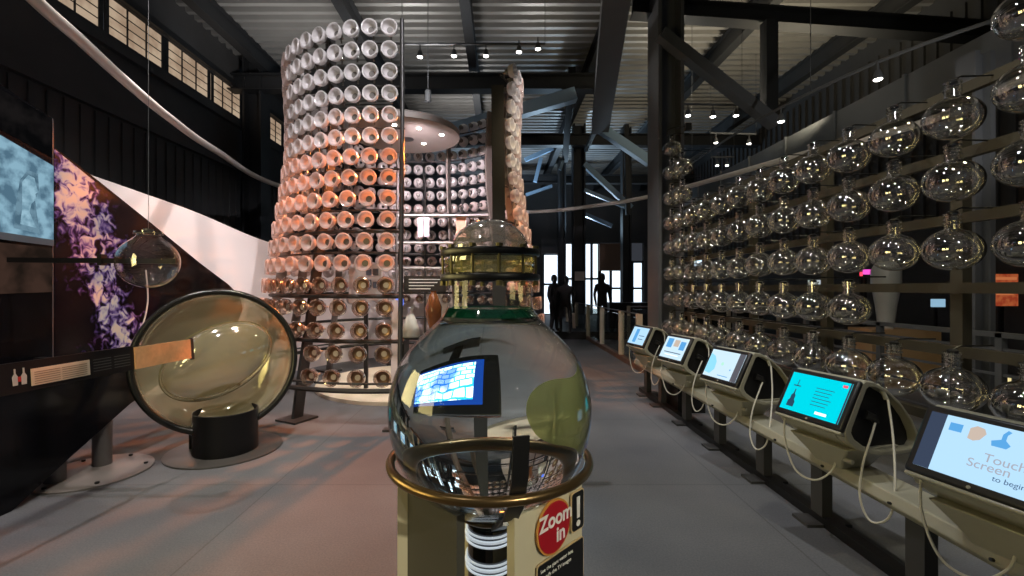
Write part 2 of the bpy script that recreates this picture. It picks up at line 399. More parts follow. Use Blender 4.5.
ORD = ['first', 'second', 'third', 'fourth', 'fifth', 'sixth', 'seventh', 'eighth', 'ninth', 'tenth', 'eleventh', 'twelfth', 'thirteenth',
       'fourteenth', 'fifteenth', 'sixteenth', 'seventeenth', 'eighteenth', 'nineteenth', 'twentieth']

# ================================================================== SETTING
struct('floor', MB().box((.5, 13, -.05), (20, 32, .1)), FLOOR)
# corrugated roof deck
cl = MB(); vs = []; y = -2.0; pitch = .30; prof = []
while y < 29: prof += [(y, 7.97), (y+.13, 7.97), (y+.16, 7.84), (y+.27, 7.84)]; y += pitch
for (yy, zz) in prof: vs += [(-9, yy, zz), (10.5, yy, zz)]
cl.add(vs, [(2*i, 2*i+1, 2*i+3, 2*i+2) for i in range(len(prof)-1)])
vs2 = [(-9, -2, 8.1), (10.5, -2, 8.1), (10.5, 29, 8.1), (-9, 29, 8.1)]; cl.add(vs2, [(0, 1, 2, 3)])
struct('ceiling', cl, DECK)
for X in (-6.3, -3.3, -.72, 2.45, 5.6, 8.4):
    struct('roof_beam', MB().ibeam((X, -2, 7.62), (X, 28.9, 7.62), .22, .46), STEEL)
for Y, z, x0, x1 in ((12.0, 7.05, -8.8, 2.6), (16.5, 7.0, -8.8, 10), (22, 6.9, -8.8, 10)):
    struct('cross_beam', MB().ibeam((x0, Y, z), (x1, Y, z), .35, .42), STEEL)
struct('cross_beam', MB().ibeam(P(632, 8, 8.7), P(1060, 38, 8.7), .3, .32), STEEL)
# side walls
wl = MB()
wl.box((-7.2, 13, 3.11), (.2, 30, 6.22)); wl.box((-7.2, 13, 7.5), (.2, 30, 1.1))
for i in range(90): wl.box((-7.085, 1.2+i*.28, 2.9), (.03, .10, 3.6))
wl.box((-7.05, 13, 4.85), (.12, 30, .22)); wl.box((-7.06, 13, 6.0), (.12, 30, .14))
struct('wall_left', wl, DARKWALL)
wr = MB().box((9.6, 13, 4), (.2, 30, 8))
for i in range(80): wr.box((9.47, 1.4+i*.3, 5.2), (.05, .12, 4.4))
struct('wall_right', wr, DARKWALL)
# left clerestory: five banks of shaded panes
banks = [(3.3, 4.9), (5.0, 6.5), (6.6, 8.08), (8.2, 9.58), (9.68, 11.08), (11.22, 12.45), (13.5, 14.8), (14.9, 16.4)]
for i, (a, b) in enumerate(banks):
    wn = thing(f'window_{i+1}', '', '', (-7.2, (a+b)/2, 6.1)); del wn['label']; del wn['category']; wn['kind'] = 'structure'
    obj('pane', MB().box((-7.2, (a+b)/2, 6.6), (.03, b-a, .8)), CURTAIN, wn)
    g = MB(); nn = 3
    for k in range(nn+1):
        yy = a+(b-a)*k/nn; g.box((-7.17, yy, 6.6), (.02, .025 if 0 < k < nn else .09, .9))
    for zz in (6.24, 6.41, 6.59, 6.77, 6.95): g.box((-7.17, (a+b)/2, zz), (.015, b-a, .014))
    obj('window_frame', g, STEEL, wn)
struct('trim_1', MB().box((-7.08, 13, 7.03), (.12, 30, .14)), STEEL)
# far wall with openings
FZ = 27.0
def fx(px): return (px-VX)*FZ/F
def fz(py): return EYE+(HY-py)*FZ/F
fw = MB()
fw.box((( -9+fx(543))/2, FZ, 4), (fx(543)+9, .3, 8)); fw.box(((fx(643)+10)/2, FZ, 4), (10-fx(643), .3, 8))
fw.box(((fx(543)+fx(643))/2, FZ, (fz(243)+8)/2), (fx(643)-fx(543), .3, 8-fz(243)))
struct('wall_far', fw, pm('far wall grey', (.10, .10, .10), .7))
def farwin(i, x0, y0, x1, y1, bars=1, m=DAY):
    o = thing(f'window_{i}', '', '', (fx((x0+x1)/2), FZ+.1, max(0, fz(y1)))); del o['label']; del o['category']; o['kind'] = 'structure'
    a, b, c, d = fx(x0), fx(x1), max(0, fz(y1)), fz(y0)
    obj('pane', MB().box(((a+b)/2, FZ+.1, (c+d)/2), (b-a, .03, d-c)), m, o)
    g = MB()
    for k in range(bars+2): g.box((a+(b-a)*k/(bars+1), FZ, (c+d)/2), (.14, .12, d-c))
    for k in range(3): g.box(((a+b)/2, FZ, c+(d-c)*k/2), (b-a, .12, .12))
    obj('window_frame', g, STEEL, o)
farwin(21, 543, 254, 561, 330, 0); farwin(22, 563, 243, 574, 330, 0); farwin(23, 584, 243, 599, 330, 1); farwin(24, 600, 262, 643, 330, 3)
struct('trim_2', MB().box(((fx(598)+fx(623))/2, FZ-.3, (fz(244)+fz(271))/2), (fx(623)-fx(598), .15, fz(244)-fz(271))), pm('brown panel', (.30, .17, .11), .6))
struct('trim_3', MB().box(((fx(541)+fx(563))/2, FZ-.3, (fz(240)+fz(254))/2), (fx(563)-fx(541), .15, fz(240)-fz(254))), STEELG)
# columns
def hcol(x, y, wd, dp, z0, z1, m=STEELG, t=.06):
    b = MB(); h = (z0+z1)/2; H = z1-z0
    b.box((x-wd/2+t/2, y, h), (t, dp, H)); b.box((x+wd/2-t/2, y, h), (t, dp, H)); b.box((x, y, h), (wd-2*t, t, H)); return b
struct('steel_column', hcol(3.115, 8.48, .47, .6, 0, 7.8), STEELG)
struct('steel_column', hcol(3.0, 17.2, .46, .5, 0, 7.8), STEEL)
struct('steel_column', hcol(2.95, 21.5, .36, .4, 0, 7.8), STEEL)
struct('steel_column', hcol(4.9, 17.5, .34, .34, 0, 7.8), STEEL)
struct('steel_column', hcol(-6.6, 12.2, .5, .5, 0, 7.8), STEEL)
struct('steel_column', hcol(5.75, 5.45, .24, .24, 0, 4.42), STEELG)
# braces
struct('roof_brace', MB().bar(P(623, -60, 6.4), P(600, 128, 12.5), .46, .34), STEELG)
for a, b, t, m in (((660, 34, 8.1), (775, 124, 8.4), .2, STEELG), ((769, 22, 8.5), (769, 112, 8.5), .22, STEEL), ((600, 128, 12.5), (650, 162, 12.5), .24, STEELB),
                   ((584, 164, 17), (631, 208, 17), .20, STEELB), ((584, 190, 17), (628, 208, 17), .13, STEELB), ((525, 160, 20), (553, 148, 20), .18, STEELB),
                   ((535, 182, 20), (541, 158, 20), .16, STEELB), ((404, 145, 11.9), (575, 95, 11.9), .32, STEELB), ((584, 214, 19), (612, 226, 19), .16, STEELB),
                   ((526, 195, 22), (552, 186, 22), .14, STEELB), ((560, 170, 16.3), (566, 152, 16.3), .1, STEELB), ((586, 150, 16.4), (597, 126, 12.6), .12, STEELB),
                   ((565, 160, 16.4), (572, 70, 12.2), .2, STEEL), ((626, 125, 16.2), (628, 215, 16.2), .16, STEEL)):
    struct('roof_brace', MB().bar(P(*a), P(*b), t, t), m)
# right-hand air duct and the dark mezzanine
dk = MB(); dk.box((6.75, 10, 4.72), (.55, 13, .55))
for i in range(9): dk.box((6.75, 4.2+i*1.5, 4.72), (.60, .05, .60))
tag(obj('air_duct', dk, pm('grey duct sheet', (.13, .14, .15), .5, .2, noise_amt=.15, noise_scale=2)), 'long grey rectangular air duct running above the wall of glass flasks', 'duct')
for i in range(14):
    pass
# overhead white ring rail
ring = spline([P(-60, -95, 3.0), P(34, -1, 3.7), P(78, 38, 4.3), P(123, 79, 5.1), P(167, 116, 6.3), P(215, 150, 8.0), P(283, 187, 11.0), P(400, 212, 14.2), P(530, 212, 14.2), P(600, 205, 13.0), P(647, 197, 11.9),
               P(705, 182, 10.2), P(800, 155, 8.1), P(925, 122, 6.5), P(1040, 70, 5.2)], 10)
tag(obj('overhead_tube', MB().tube(ring, .055, 10), pm('white enamel tube', (.72, .68, .64), .4)), 'long white curved tube hung overhead, sweeping around the hall', 'tube')
wires = MB()
# track lights ------------------------------------------------------
def track(pts, label):
    b = MB().tube(pts, .025, 6)
    for q in (pts[0], pts[len(pts)//2], pts[-1]): b.tube([Vector(q), Vector((q[0], q[1], 7.88))], .006, 5)
    tag(obj('light_track', b, STEELG), label, 'light track')
track([P(402, 44, 8.7), P(545, 44, 8.7)], 'grey light track above the glass tower carrying five lamps')
track([P(683, 104, 9), P(742, 105, 9)], 'short grey light track right of the tall column')
track(spline([P(1040, 5, 5.0), P(880, 61, 6.04), P(756, 121, 7.9), P(692, 163, 10.6)], 4), 'long grey light track sloping over the flask wall')
track([P(710, 133, 12), P(756, 134, 12)], 'small far light track beyond the tall column')
track([P(711, 157, 14), P(734, 157, 14)], 'tiny far light track above the white overhead tube')
def lamp_proto():
    t = thing('spot_lamp', 'x', 'lamp')
    obj('stem', MB().tube([(0, 0, .0), (0, 0, -.12)], .012, 6), STEELG, t)
    hd = obj('lamp_head', MB().lathe([(0, -.10), (.03, -.11), (.045, -.15), (.062, -.22), (.062, -.235), (.055, -.235), (.05, -.21)], 14), STEELG, t)
    obj('bulb', MB().lathe([(0, -.20), (.035, -.205), (.05, -.222), (.04, -.245), (0, -.258)], 12), BULB, t)
    return t
LP = lamp_proto(); used = False
lamps = [(420, 45, 8.7, 'leftmost lamp on the track above the glass tower'), (454, 44, 8.7, 'second lamp from the left on the track above the tower'),
         (486, 44, 8.7, 'third lamp from the left on the track above the tower'), (519, 40, 8.7, 'fourth lamp from the left on the track above the tower'),
         (538, 37, 8.7, 'rightmost lamp on the track above the glass tower'), (688, 104, 9, 'lamp nearest the tall column on the short track'),
         (713, 105, 9, 'middle lamp of the short track right of the column'), (736, 104, 9, 'right lamp of the short track by the column'),
         (795, 102, 7.25, 'lamp on the long sloping track, above middle flasks'), (878, 62, 6.04, 'lamp nearest the camera on the long sloping track'),
         (716, 134, 12, 'small distant lamp left, beyond the tall column'), (749, 135, 12, 'small distant lamp right, beyond the tall column'),
         (717, 158, 14, 'tiny far lamp above the white overhead tube, left of two'), (727, 158, 14, 'tiny far lamp above the white overhead tube, right of two')]
for px, py, Z, lb in lamps:
    loc = P(px, py, Z)
    if px == 795:
        loc = min(spline([P(1040, 5, 5.0), P(880, 61, 6.04), P(756, 121, 7.9), P(692, 163, 10.6)], 4), key=lambda q: abs(VX+F*q.x/q.y-795))
    if not used: LP.location = loc; LP['label'] = 'small white spot lamp, ' + lb; LP['group'] = 'ceiling spot lamps'; used = True
    else: dup(LP, loc, None, 'small white spot lamp, ' + lb, 'ceiling spot lamps')

# ================================================================== THE TOWER
TC = Vector((-1.51, 7.44, 0))
RT = [(0, 2.42), (.5, 2.34), (1.28, 2.20), (1.57, 2.16), (2.3, 2.04), (2.9, 1.94), (3.5, 1.86), (4.06, 1.85), (4.97, 1.9), (5.3, 1.93)]
def RR(z):
    for (a, ra), (b, rb) in zip(RT, RT[1:]):
        if z <= b: return ra+(rb-ra)*(z-a)/(b-a)
    return RT[-1][1]
def TP(th, z, dr=0):
    r = RR(z)+dr; a = math.radians(th)
    return Vector((TC.x+r*math.sin(a), TC.y-r*math.cos(a), z))
tower = thing('tower_frame', 'tall round waisted steel frame holding rows of glass cups', 'display frame', (TC.x, TC.y, 0))
def arc(z, t0, t1, r=.022, dr=-.16):
    n = int(abs(t1-t0)/5)+2
    return MB().tube([TP(t0+(t1-t0)*i/(n-1), z, dr) for i in range(n)], r, 8)
ZR = [4.83-.2665*i for i in range(17)]
for k, z in enumerate([(ZR[i]+ZR[i+1])/2 for i in range(0, 16, 1)]):
    big = k in (12, 14) or k == 9
    if k in (0, 2, 4, 6, 8, 9, 10, 12, 14): obj('hoop_rail', arc(z, 59, 370, .026 if big else .013, -.13), FRAME, tower)
obj('hoop_rail', arc(.42, 59, 370, .03, -.05), FRAME, tower); obj('hoop_rail', arc(.50, 59, 370, .014, -.05), FRAME, tower)
def rib(th, z0, z1, dr0=-.22, depth=.16, t=.03, m=RIB):
    a = math.radians(th); tan = Vector((math.cos(a), math.sin(a), 0)); b = MB(); zs = [z0+(z1-z0)*i/16 for i in range(17)]
    vs = []
    for z in zs:
        for dr in (dr0-depth, dr0):
            for s_ in (-1, 1): vs.append(TP(th, z, dr)+tan*(s_*t/2))
    fs = []
    for i in range(16):
        a0 = i*4; b0 = a0+4
        for p, q in ((0, 1), (1, 3), (3, 2), (2, 0)): fs.append((a0+p, a0+q, b0+q, b0+p))
    fs += [(0, 2, 3, 1), (64, 65, 67, 66)]
    return b.add(vs, fs)
for th in (-26, -62, -98, 91, 127, 163, 199, 235):
    obj('rib_plate', rib(th, 0, 4.9, -.16, .14, .04, RIB if th != -26 else FRAME), FRAME if th in (-26,) else RIB, tower)
    obj('foot_plate', MB().box(TP(th, .012, -.23), (.34, .34, .024), Matrix.Rotation(math.radians(th), 3, 'Z')), FRAME, tower)
# the open front: tubular post and the big fin
obj('front_post', MB().tube([TP(8.9, z, -.08) if z > 0 else TP(8.9, 0, 0) for z in (0, .6, 1.2, 1.8, 2.4, 3, 3.6, 4.2, 4.97)], .028, 10), FRAME, tower)
obj('foot_plate', MB().box(TP(8.9, .012, 0), (.34, .12, .024)), FRAME, tower)
obj('fin', MB().bar(P(497.5, 90, 6.3), P(499, 232, 6.1), .17, .26, (0, 1, 0)).bar(P(499, 232, 6.1), P(499, 405, 6.0), .17, .26, (0, 1, 0)), pm('dark fin plate', (.036, .033, .032), .6, 0), tower)
obj('fin_edge', rib(66, 0, 4.5, -.10, .10, .05), RIB, tower)
# inner posts on the far side
for px, y0, y1 in ((425, 175, 290), (463, 150, 290)):
    obj('inner_post', MB().tube([P(px, y1+70, 9.1), P(px, y0, 9.1)], .035 if px > 450 else .02, 8), FRAME, tower)
# canopy disc and plinth
cano = thing('canopy_disc', 'round taupe ceiling disc with downlights inside top of the tower', 'canopy', (TC.x-.06, 7.44, 4.1))
obj('disc', MB().lathe([(0, .12), (.86, .12), (.90, .08), (.90, .0), (0, 0)], 48), DISC, cano, world=False)
for (a, b) in ((-.05, -.55), (.62, -.1), (.25, .35), (.3, -.4)):
    q = MB().lathe([(0, -.012), (.035, -.01), (.04, .0)], 12, (a, b, 0)); obj('downlight', q, BULB, cano, world=False)
obj('vent', MB().lathe([(0, -.004), (.12, -.004), (.12, .0)], 20, (.0, .12, 0)), PLASTB, cano, world=False)
tag(obj('plinth', MB().lathe([(1.50, .0), (1.50, .05), (1.47, .06), (0, .06)], 48, (TC.x, 7.6, 0)), CREAMF), 'low round cream plinth on the floor inside the tower', 'plinth')

pl_ = thing('pendant_lamp', 'small grey can lamp hanging above the taupe disc', 'lamp', P(428, 102, 9.2))
obj('can', MB().lathe([(0, 0), (.06, 0), (.065, .01), (.065, .22), (.05, .24), (0, .24)], 16), STEELG, pl_, world=False)
obj('rod', MB().tube([(0, 0, .24), (0, 0, 2.5)], .008, 5), STEELG, pl_, world=False)
# cups
def cup_meshes():
    # opening looks along local +Y out of the tower; depth .13
    M = Matrix.Rotation(-PI/2, 3, 'X')   # z -> +y
    prof = [(.030, -.108), (.060, -.105), (.088, -.092), (.103, -.065), (.109, -.03), (.111, 0), (.104, .005), (.092, .0), (.090, -.02), (.083, -.05), (.068, -.078), (.046, -.092), (.03, -.094)]
    prof = [(r_*.93, z_*.93) for r_, z_ in prof]
    cup = MB().lathe(prof, 20, (0, 0, 0), M).mesh('glass_cup')
    d = MB().lathe([(0, -.080), (.038, -.080), (.040, -.084), (.040, -.15), (.0, -.15)], 16, (0, 0, 0), M)
    d2 = MB().lathe([(.034, -.070), (.030, -.080), (.034, -.090), (.070, -.075), (.078, -.050), (.072, -.046), (.060, -.066), (.034, -.070)], 20, (0, 0, 0), M)
    d3 = MB().lathe([(0, -.060), (.032, -.060), (.034, -.064), (.034, -.15), (.0, -.15)], 16, (0, 0, 0), M)
    d3.tube([(0, -.15, 0), (0, -.20, 0)], .014, 6)
    d.tube([(0, -.16, 0), (0, -.20, 0)], .014, 6)
    d.tube([(0, -.17, 0), (0, -.175, -.075)], .012, 6)
    return cup, d.mesh('mount'), d2.mesh('copper_ring'), d3.mesh('mount')
cm, dm, dm2, dm3 = cup_meshes()
dm2.materials.append(pm('copper ring', (.20, .12, .08), .3, .6)); dm3.materials.append(pm('cream lens', (.50, .45, .36), .4))
dm.materials.append(CLAMPD)
cups = {}
for key, m in (('w', CUPW), ('p', CUPP), ('c', CUPC)):
    me = cm.copy(); me.name = 'glass_cup'; me.materials.append(m); cups[key] = me
cand = []
step = 7.45
cols = []
th = 4.2; k = 0
while th > -301+3:
    cols.append((k, th)); th -= step; k += 1
ncol = len(cols)
def visible(th_, p):
    # front-left outside, far inside seen through the opening, right outside edge
    a = math.radians(th_); nrm = Vector((math.sin(a), -math.cos(a), 0)); c_ = Vector((0, 0, EYE))-p
    return nrm.dot(c_)
for k, th in cols:
    for r, z in enumerate(ZR):
        p = TP(th, z); f = visible(th, p); px = VX+F*p.x/p.y; py = HY-F*(p.z-EYE)/p.y
        d = (p-Vector((0, 0, EYE))).length
        size = 1/d**2
        inside = f < 0
        a = (th+360) % 360
        if inside:
            if py > 300: continue
            if px > 505: size *= .25; zone = 'right'
            elif px < 398: size *= .35; zone = 'hidden'
            else: zone = 'back'
        else:
            zone = 'front' if (th > -120) else 'right'
            if th < -88 and th > -120: size *= .3
            if zone == 'right' and p.z < 1.0: continue
            if px < 300 and py > 345: continue   # behind the amber bowl
        if px < 240: continue
        cand.append((size*max(.15, abs(f)/d), k, th, r, z, zone))
cand.sort(reverse=True)
rest = cand[300:]; cand = cand[:300]
ROWN = lambda r: ('top row' if r == 0 else 'lowest row' if r == 16 else f'{ORD[r]} row down')
backcols = sorted({c[1] for c in cand if c[5] in ('back', 'hidden')}, reverse=True)
rightcols = sorted({c[1] for c in cand if c[5] == 'right'})
first = {}
for s_, k, th, r, z, zone in cand:
    key = 'c' if r >= 12 else ('w' if r < 6 else 'p')
    word = {'w': 'white frosted', 'p': 'rose-lit frosted', 'c': 'clear'}[key]
    if zone == 'front': where = f'outside face, {ORD[k]} column left of front post'
    elif zone in ('back', 'hidden'): where = f'inner back wall, {ORD[backcols.index(k)]} column from the fin'
    else: where = f'right edge behind the fin, {ORD[rightcols.index(k)]} column'
    lb = f'{word} glass cup, {ROWN(r)}, {where}'
    a = math.radians(th)
    if key not in first:
        o = bpy.data.objects.new('glass_cup', cups[key]); COL.objects.link(o)
        ch = bpy.data.objects.new('mount', dm3 if key == 'c' else dm); COL.objects.link(ch); ch.parent = o; first[key] = o
        if key == 'c': ch = bpy.data.objects.new('copper_ring', dm2); COL.objects.link(ch); ch.parent = o
    else:
        o = first[key].copy(); COL.objects.link(o)
        for c0 in list(first[key].children): ch = c0.copy(); COL.objects.link(ch); ch.parent = o
    # local +Y must look outward = (sin a, -cos a): rotation about z by a+180deg
    tilt = 0
    o.location = TP(th, z); o.rotation_euler = (0, 0, a+PI)
    tag(o, lb, 'glass cup', 'glass cups on the tower')
if rest:
    b = MB()
    for s_, k, th, r, z, zone in rest:
        M = Matrix.Rotation(math.radians(th)+PI, 3, 'Z'); kk = len(b.v); p = TP(th, z)
        b.v += [p + M @ v.co for v in cm.vertices]; b.f += [tuple(i+kk for i in f.vertices) for f in cm.polygons]; b.sm += [True]*len(cm.polygons)
    o = obj('glass_cups', b, CUPP); tag(o, 'remaining small frosted glass cups around the far side of the tower', 'glass cup'); o['kind'] = 'stuff'

# things inside the tower
tb = thing('text_panel', 'dark text panel with small white lines standing inside the tower', 'sign', P(425, 300, 7.9))
a0, a1 = P(404, 276, 7.9), P(446, 276, 7.9); a2 = P(404, 292, 7.9)
obj('panel', MB().box(((a0.x+a1.x)/2, 7.9, (a0.z+a2.z)/2), (a1.x-a0.x, .03, a0.z-a2.z)), PLASTB, tb)
b = MB()
for i in range(4): b.box(((a0.x+a1.x)/2-.03*i, 7.88, a0.z-.06-.055*i), (.56-.06*i, .004, .014))
obj('text_lines', b, pm('white print', (.7, .7, .7), .6), tb)
ds = thing('display_shelf', 'dark steel display shelf with legs behind the front post', 'shelf', (-1.15, 6.9, 0))
obj('shelf_board', MB().box((-1.0, 6.9, .84), (.95, .4, .03)), BLACKM, ds)
obj('shelf_board', MB().box((-1.0, 6.9, .40), (.95, .4, .03)), BLACKM, ds)
for sx in (-1.45, -.55): obj('leg', MB().box((sx, 6.9, .42), (.04, .36, .84)), BLACKM, ds)
tag(obj('bottle', MB().lathe([(0, 0), (.13, 0), (.14, .02), (.12, .15), (.07, .30), (.035, .36), (.035, .42), (.045, .43), (.045, .45), (0, .45)], 24, (-1.36, 6.85, .856)), pm('milky glass', (.72, .74, .66), .3)),
    'white conical bottle standing on the dark shelf inside the tower', 'bottle')
tag(obj('vase', MB().lathe([(0, 0), (.06, 0), (.05, .08), (.12, .3), (.13, .45), (.07, .62), (.04, .68), (.05, .7)], 24, (-1.02, 6.9, .856)), pm('brown glass', (.22, .08, .025), .2, coat=.5)),
    'tall brown glass vase on the shelf beside the white bottle', 'vase')
tag(obj('blue_jar', MB().lathe([(0, 0), (.05, 0), (.06, .02), (.06, .10), (.05, .12), (0, .12)], 16, (-1.5, 6.72, 1.33)), emis('blue indicator', (.12, .22, .9), 1.2)), 'small glowing blue jar behind the white bottle', 'jar')
obj_st = MB().box((-1.5, 6.72, 1.09), (.05, .05, .47)); tag(obj('stand', obj_st, BLACKM), 'thin black stand under the small blue jar', 'stand')
pb = thing('info_board', 'white board with small pictures seen between lower left cups', 'board', (-1.98, 6.9, .9))
p0, p1 = P(349, 264, 6.9), P(382, 302, 6.9)
obj('board', MB().box(((p0.x+p1.x)/2, 6.9, (p0.z+p1.z)/2), (p1.x-p0.x, .03, p0.z-p1.z)), pm('white board', (.75, .75, .74), .5), pb)
for (x, y) in ((366, 268), (373, 268), (366, 279), (373, 281)):
    q = P(x, y, 6.87); obj('picture', MB().box(q+Vector((.04, 0, -.06)), (.08, .012, .10)), pm('blue picture', (.12, .16, .22), .5), pb)
obj('post', MB().box(((p0.x+p1.x)/2, 6.93, p1.z/2+.06), (.06, .04, p1.z)), FRAME, pb)
tag(obj('white_banner', MB().bar(P(394, 385, 6.6), P(395, 300, 6.6), .09, .02, (0, 1, 0)), WHITEP), 'narrow upright white banner just behind the front post', 'banner')
hb = thing('hanging_label', 'white double label card hanging in the tower middle', 'card', P(423, 238, 8.6))
for x in (420.4, 426.6):
    q0, q1 = P(x-3, 217, 8.6), P(x+3, 237, 8.6)
    obj('card', MB().box(((q0.x+q1.x)/2, 8.6, (q0.z+q1.z)/2), (abs(q1.x-q0.x)-.006, .012, q0.z-q1.z)), pm('pink white card', (.50, .43, .50), .5), hb)
obj('cord', MB().tube([P(423, 217, 8.6), P(423, 150, 8.6)], .006, 5), FRAME, hb)
for y_, x0, x1, lb in ((216, 399, 490, 'upper'), (243, 399, 470, 'middle'), (268, 399, 466, 'lower')):
    tag(obj('glass_shelf', MB().box(P((x0+x1)/2, y_, 8.7), ((x1-x0)*8.7/F, .25, .03)), pm('shelf edge ' + lb, (.5, .5, .48), .3)), f'thin pale glass shelf inside the tower, {lb} of three', 'shelf', 'thin shelves inside the tower')
q0, q1 = P(456, 216, 8.75), P(466, 237, 8.75)
tag(obj('orange_lit_board', MB().box(((q0.x+q1.x)/2, 8.75, (q0.z+q1.z)/2), (q1.x-q0.x, .03, q0.z-q1.z)), pm('orange lit board', (.75, .40, .26), .5)), 'small panel with orange light in its colour between the thin tower shelves', 'panel')  # orange light on this piece put into its peach colour

# ================================================================== LEFT SIDE
# white sweeping wall
sw = MB(); top = spline([P(55, 148, 6.25), P(90, 168, 6.4), P(150, 190, 6.8), P(210, 212, 7.4), P(275, 240, 8.4), P(330, 255, 9.6), P(400, 264, 10.9), P(470, 268, 11.6)], 8)
vs = []; n = len(top); rows = 10
for i, p in enumerate(top):
    for j in range(rows+1):
        t = j/rows; bulge = .40*math.sin(t*PI*.5)**2
        nr = Vector((1, -.15, 0)).normalized()
        vs.append(p + nr*(bulge-.25) - Vector((0, 0, p.z*t)))
fs = [(i*(rows+1)+j, i*(rows+1)+j+1, (i+1)*(rows+1)+j+1, (i+1)*(rows+1)+j) for i in range(n-1) for j in range(rows)]
sw.add(vs, fs, True)
back = [v + Vector((-.15, .02, 0)) for v in vs]; sw.add(back, [tuple(reversed(f)) for f in fs], True)
k0 = 0; m_ = len(vs)
capf = [(i*(rows+1), (i+1)*(rows+1), m_+(i+1)*(rows+1), m_+i*(rows+1)) for i in range(n-1)]
sw.f += capf; sw.sm += [True]*len(capf)
sw.f += [tuple([j, j+1, m_+j+1, m_+j]) for j in range(rows)]; sw.sm += [False]*rows
tag(obj('sweeping_wall', sw, WHITEP), 'smooth white curved wall sweeping behind the black mural panel', 'curved wall')

# black exhibit panel: plane x = XP
XP = -3.5
def Q(px, py, dx=0):
    Z = XP*F/(px-VX); return Vector((XP+dx, Z, EYE+(HY-py)*Z/F))
pan = thing('exhibit_panel', 'large black glossy fin-shaped exhibit panel with purple mural and video', 'exhibit panel', (XP, 3.6, 0))
out = [(1.8, .12), (1.8, 3.35)]+[(Q(x, y).y, Q(x, y).z) for x, y in ((0, 84), (52, 118), (52.5, 146))]
tl = [Q(x, y) for x, y in ((100, 182), (150, 222), (200, 263), (228, 284), (240, 296), (243, 310), (236, 325), (215, 345), (185, 368), (165, 380), (130, 404), (65, 462), (0, 522))]
out += [(p.y, p.z) for p in tl]
poly = [(y_, z_) for y_, z_ in out]
obj('panel', MB().prism(poly, (XP-.0, 0, 0), (0, 1, 0), (0, 0, 1), -.10), BLACK, pan)
# mural print
mp_ = [Q(x, y, .004) for x, y in ((54, 149), (90, 178), (145, 222), (160, 300), (146, 344), (54, 356))]
mu = MB().prism([(p.y, p.z) for p in mp_], (XP+.001, 0, 0), (0, 1, 0), (0, 0, 1), .004)
mo = obj('mural', mu, MURAL, pan)
mo.data.transform(Matrix.Translation(parent_world(pan))); mo.parent = None; mo.data.transform(Matrix.Identity(4)); mo.parent = pan; mo.matrix_parent_inverse = Matrix.Translation(-Vector(pan.location))
# curved white glass outline in the mural
cu = spline([Q(145, 270, .008), Q(147, 300, .008), Q(142, 325, .008), Q(134, 345, .008)], 6)
obj('mural_line', MB().tube(cu, .008, 5), pm('pale print line', (.6, .5, .45), .5), pan)
# video screen and photograph
vp = [Q(x, y) for x, y in ((-60, 101), (52, 166), (52, 240), (-60, 223))]
vid = obj('video_screen', MB().prism([(p.y, p.z) for p in vp], (XP+.001, 0, 0), (0, 1, 0), (0, 0, 1), .012), VIDEO, pan)
FACE = screen_mat('pale blue video face', (.15, .27, .35), (.27, .44, .54), .9, 16); FACED = screen_mat('dark blue video hair', (.06, .12, .17), (.13, .23, .30), .9, 14)
def onscreen(name, pts, m, dx):
    q = [Q(x, y) for x, y in pts]; return obj(name, MB().prism([(p.y, p.z) for p in q], (XP+dx, 0, 0), (0, 1, 0), (0, 0, 1), .002), m, pan)
onscreen('pictured_hair', [(18, 180), (26, 170), (36, 174), (37, 190), (33, 200), (36, 222), (38, 234), (12, 228), (14, 205)], FACED, .0135)
onscreen('pictured_face', [(20, 182), (26, 175), (32, 178), (34, 186), (36, 192), (33, 194), (34, 199), (29, 204), (27, 212), (34, 228), (18, 224), (20, 208)], FACE, .0160)
onscreen('pictured_coat', [(-30, 214), (-8, 208), (-2, 232), (-30, 226)], FACED, .0135)
onscreen('screen_edge', [(-60, 223), (52, 240), (52, 246), (-60, 232)], pm('grey bezel', (.12, .15, .18), .4), .0135)
onscreen('photograph', [(-60, 236), (52, 248), (52, 292), (-60, 296)], PHOTO, .001)
onscreen('dim_photograph', [(-60, 56), (52, 118), (52, 158), (-60, 96)], screen_mat('very dim photograph', (.008, .008, .009), (.03, .026, .026), .25, 5), .001)
onscreen('panel_seam', [(52, 118), (53.2, 120), (53.2, 372), (52, 372)], pm('grey seam', (.08, .08, .09), .5), .002)
# reading rail in front of the panel
rl = thing('reading_rail', 'long black reading rail with tan and cream text plates before the mural', 'reading rail', (-2.9, 3.3, 1.1))
ra, rb_ = Vector((-3.0, 1.9, 0)), Vector((-2.81, 4.05, 0)); rd = (rb_-ra).normalized(); L = (rb_-ra).length
RTOP, RBOT = 1.15, .965
upv = Vector((-.06, 0, 1)).normalized()
def rp(px, f=.0):   # param along the rail for a pixel column
    tx = (px-VX)/F; # ra.x + rd.x t = tx*(ra.y+rd.y t)
    return (ra.x-tx*ra.y)/(tx*rd.y-rd.x)
nv = rd.cross(Vector((0, 0, 1))).normalized()
obj('rail', MB().prism([(0, 0), (rp(131), 0), (rp(131), RTOP-RBOT), (0, RTOP-RBOT)], ra+Vector((0, 0, RBOT)), rd, upv, .03), BLACKM, rl)
fr = ra+nv*.032+Vector((0, 0, RBOT))
def plate(nm, px0, px1, b0, b1, m, dz=.001, th=.004):
    return obj(nm, MB().prism([(rp(px0), b0), (rp(px1), b0), (rp(px1), b1), (rp(px0), b1)], fr, rd, upv, th), m, rl)
plate('text_plate', 27, 86, .03, .135, pm('cream plate', (.62, .55, .42), .5))
tan_m = pm('tan plate', (.66, .36, .17), .5, noise_amt=.25, noise_scale=25)
plate('relief_plate', 131, 187, .005, .175, tan_m, th=.012)
plate('plate_end', 187, 190, -.01, .185, FRAME, th=.012)
tb_ = MB()
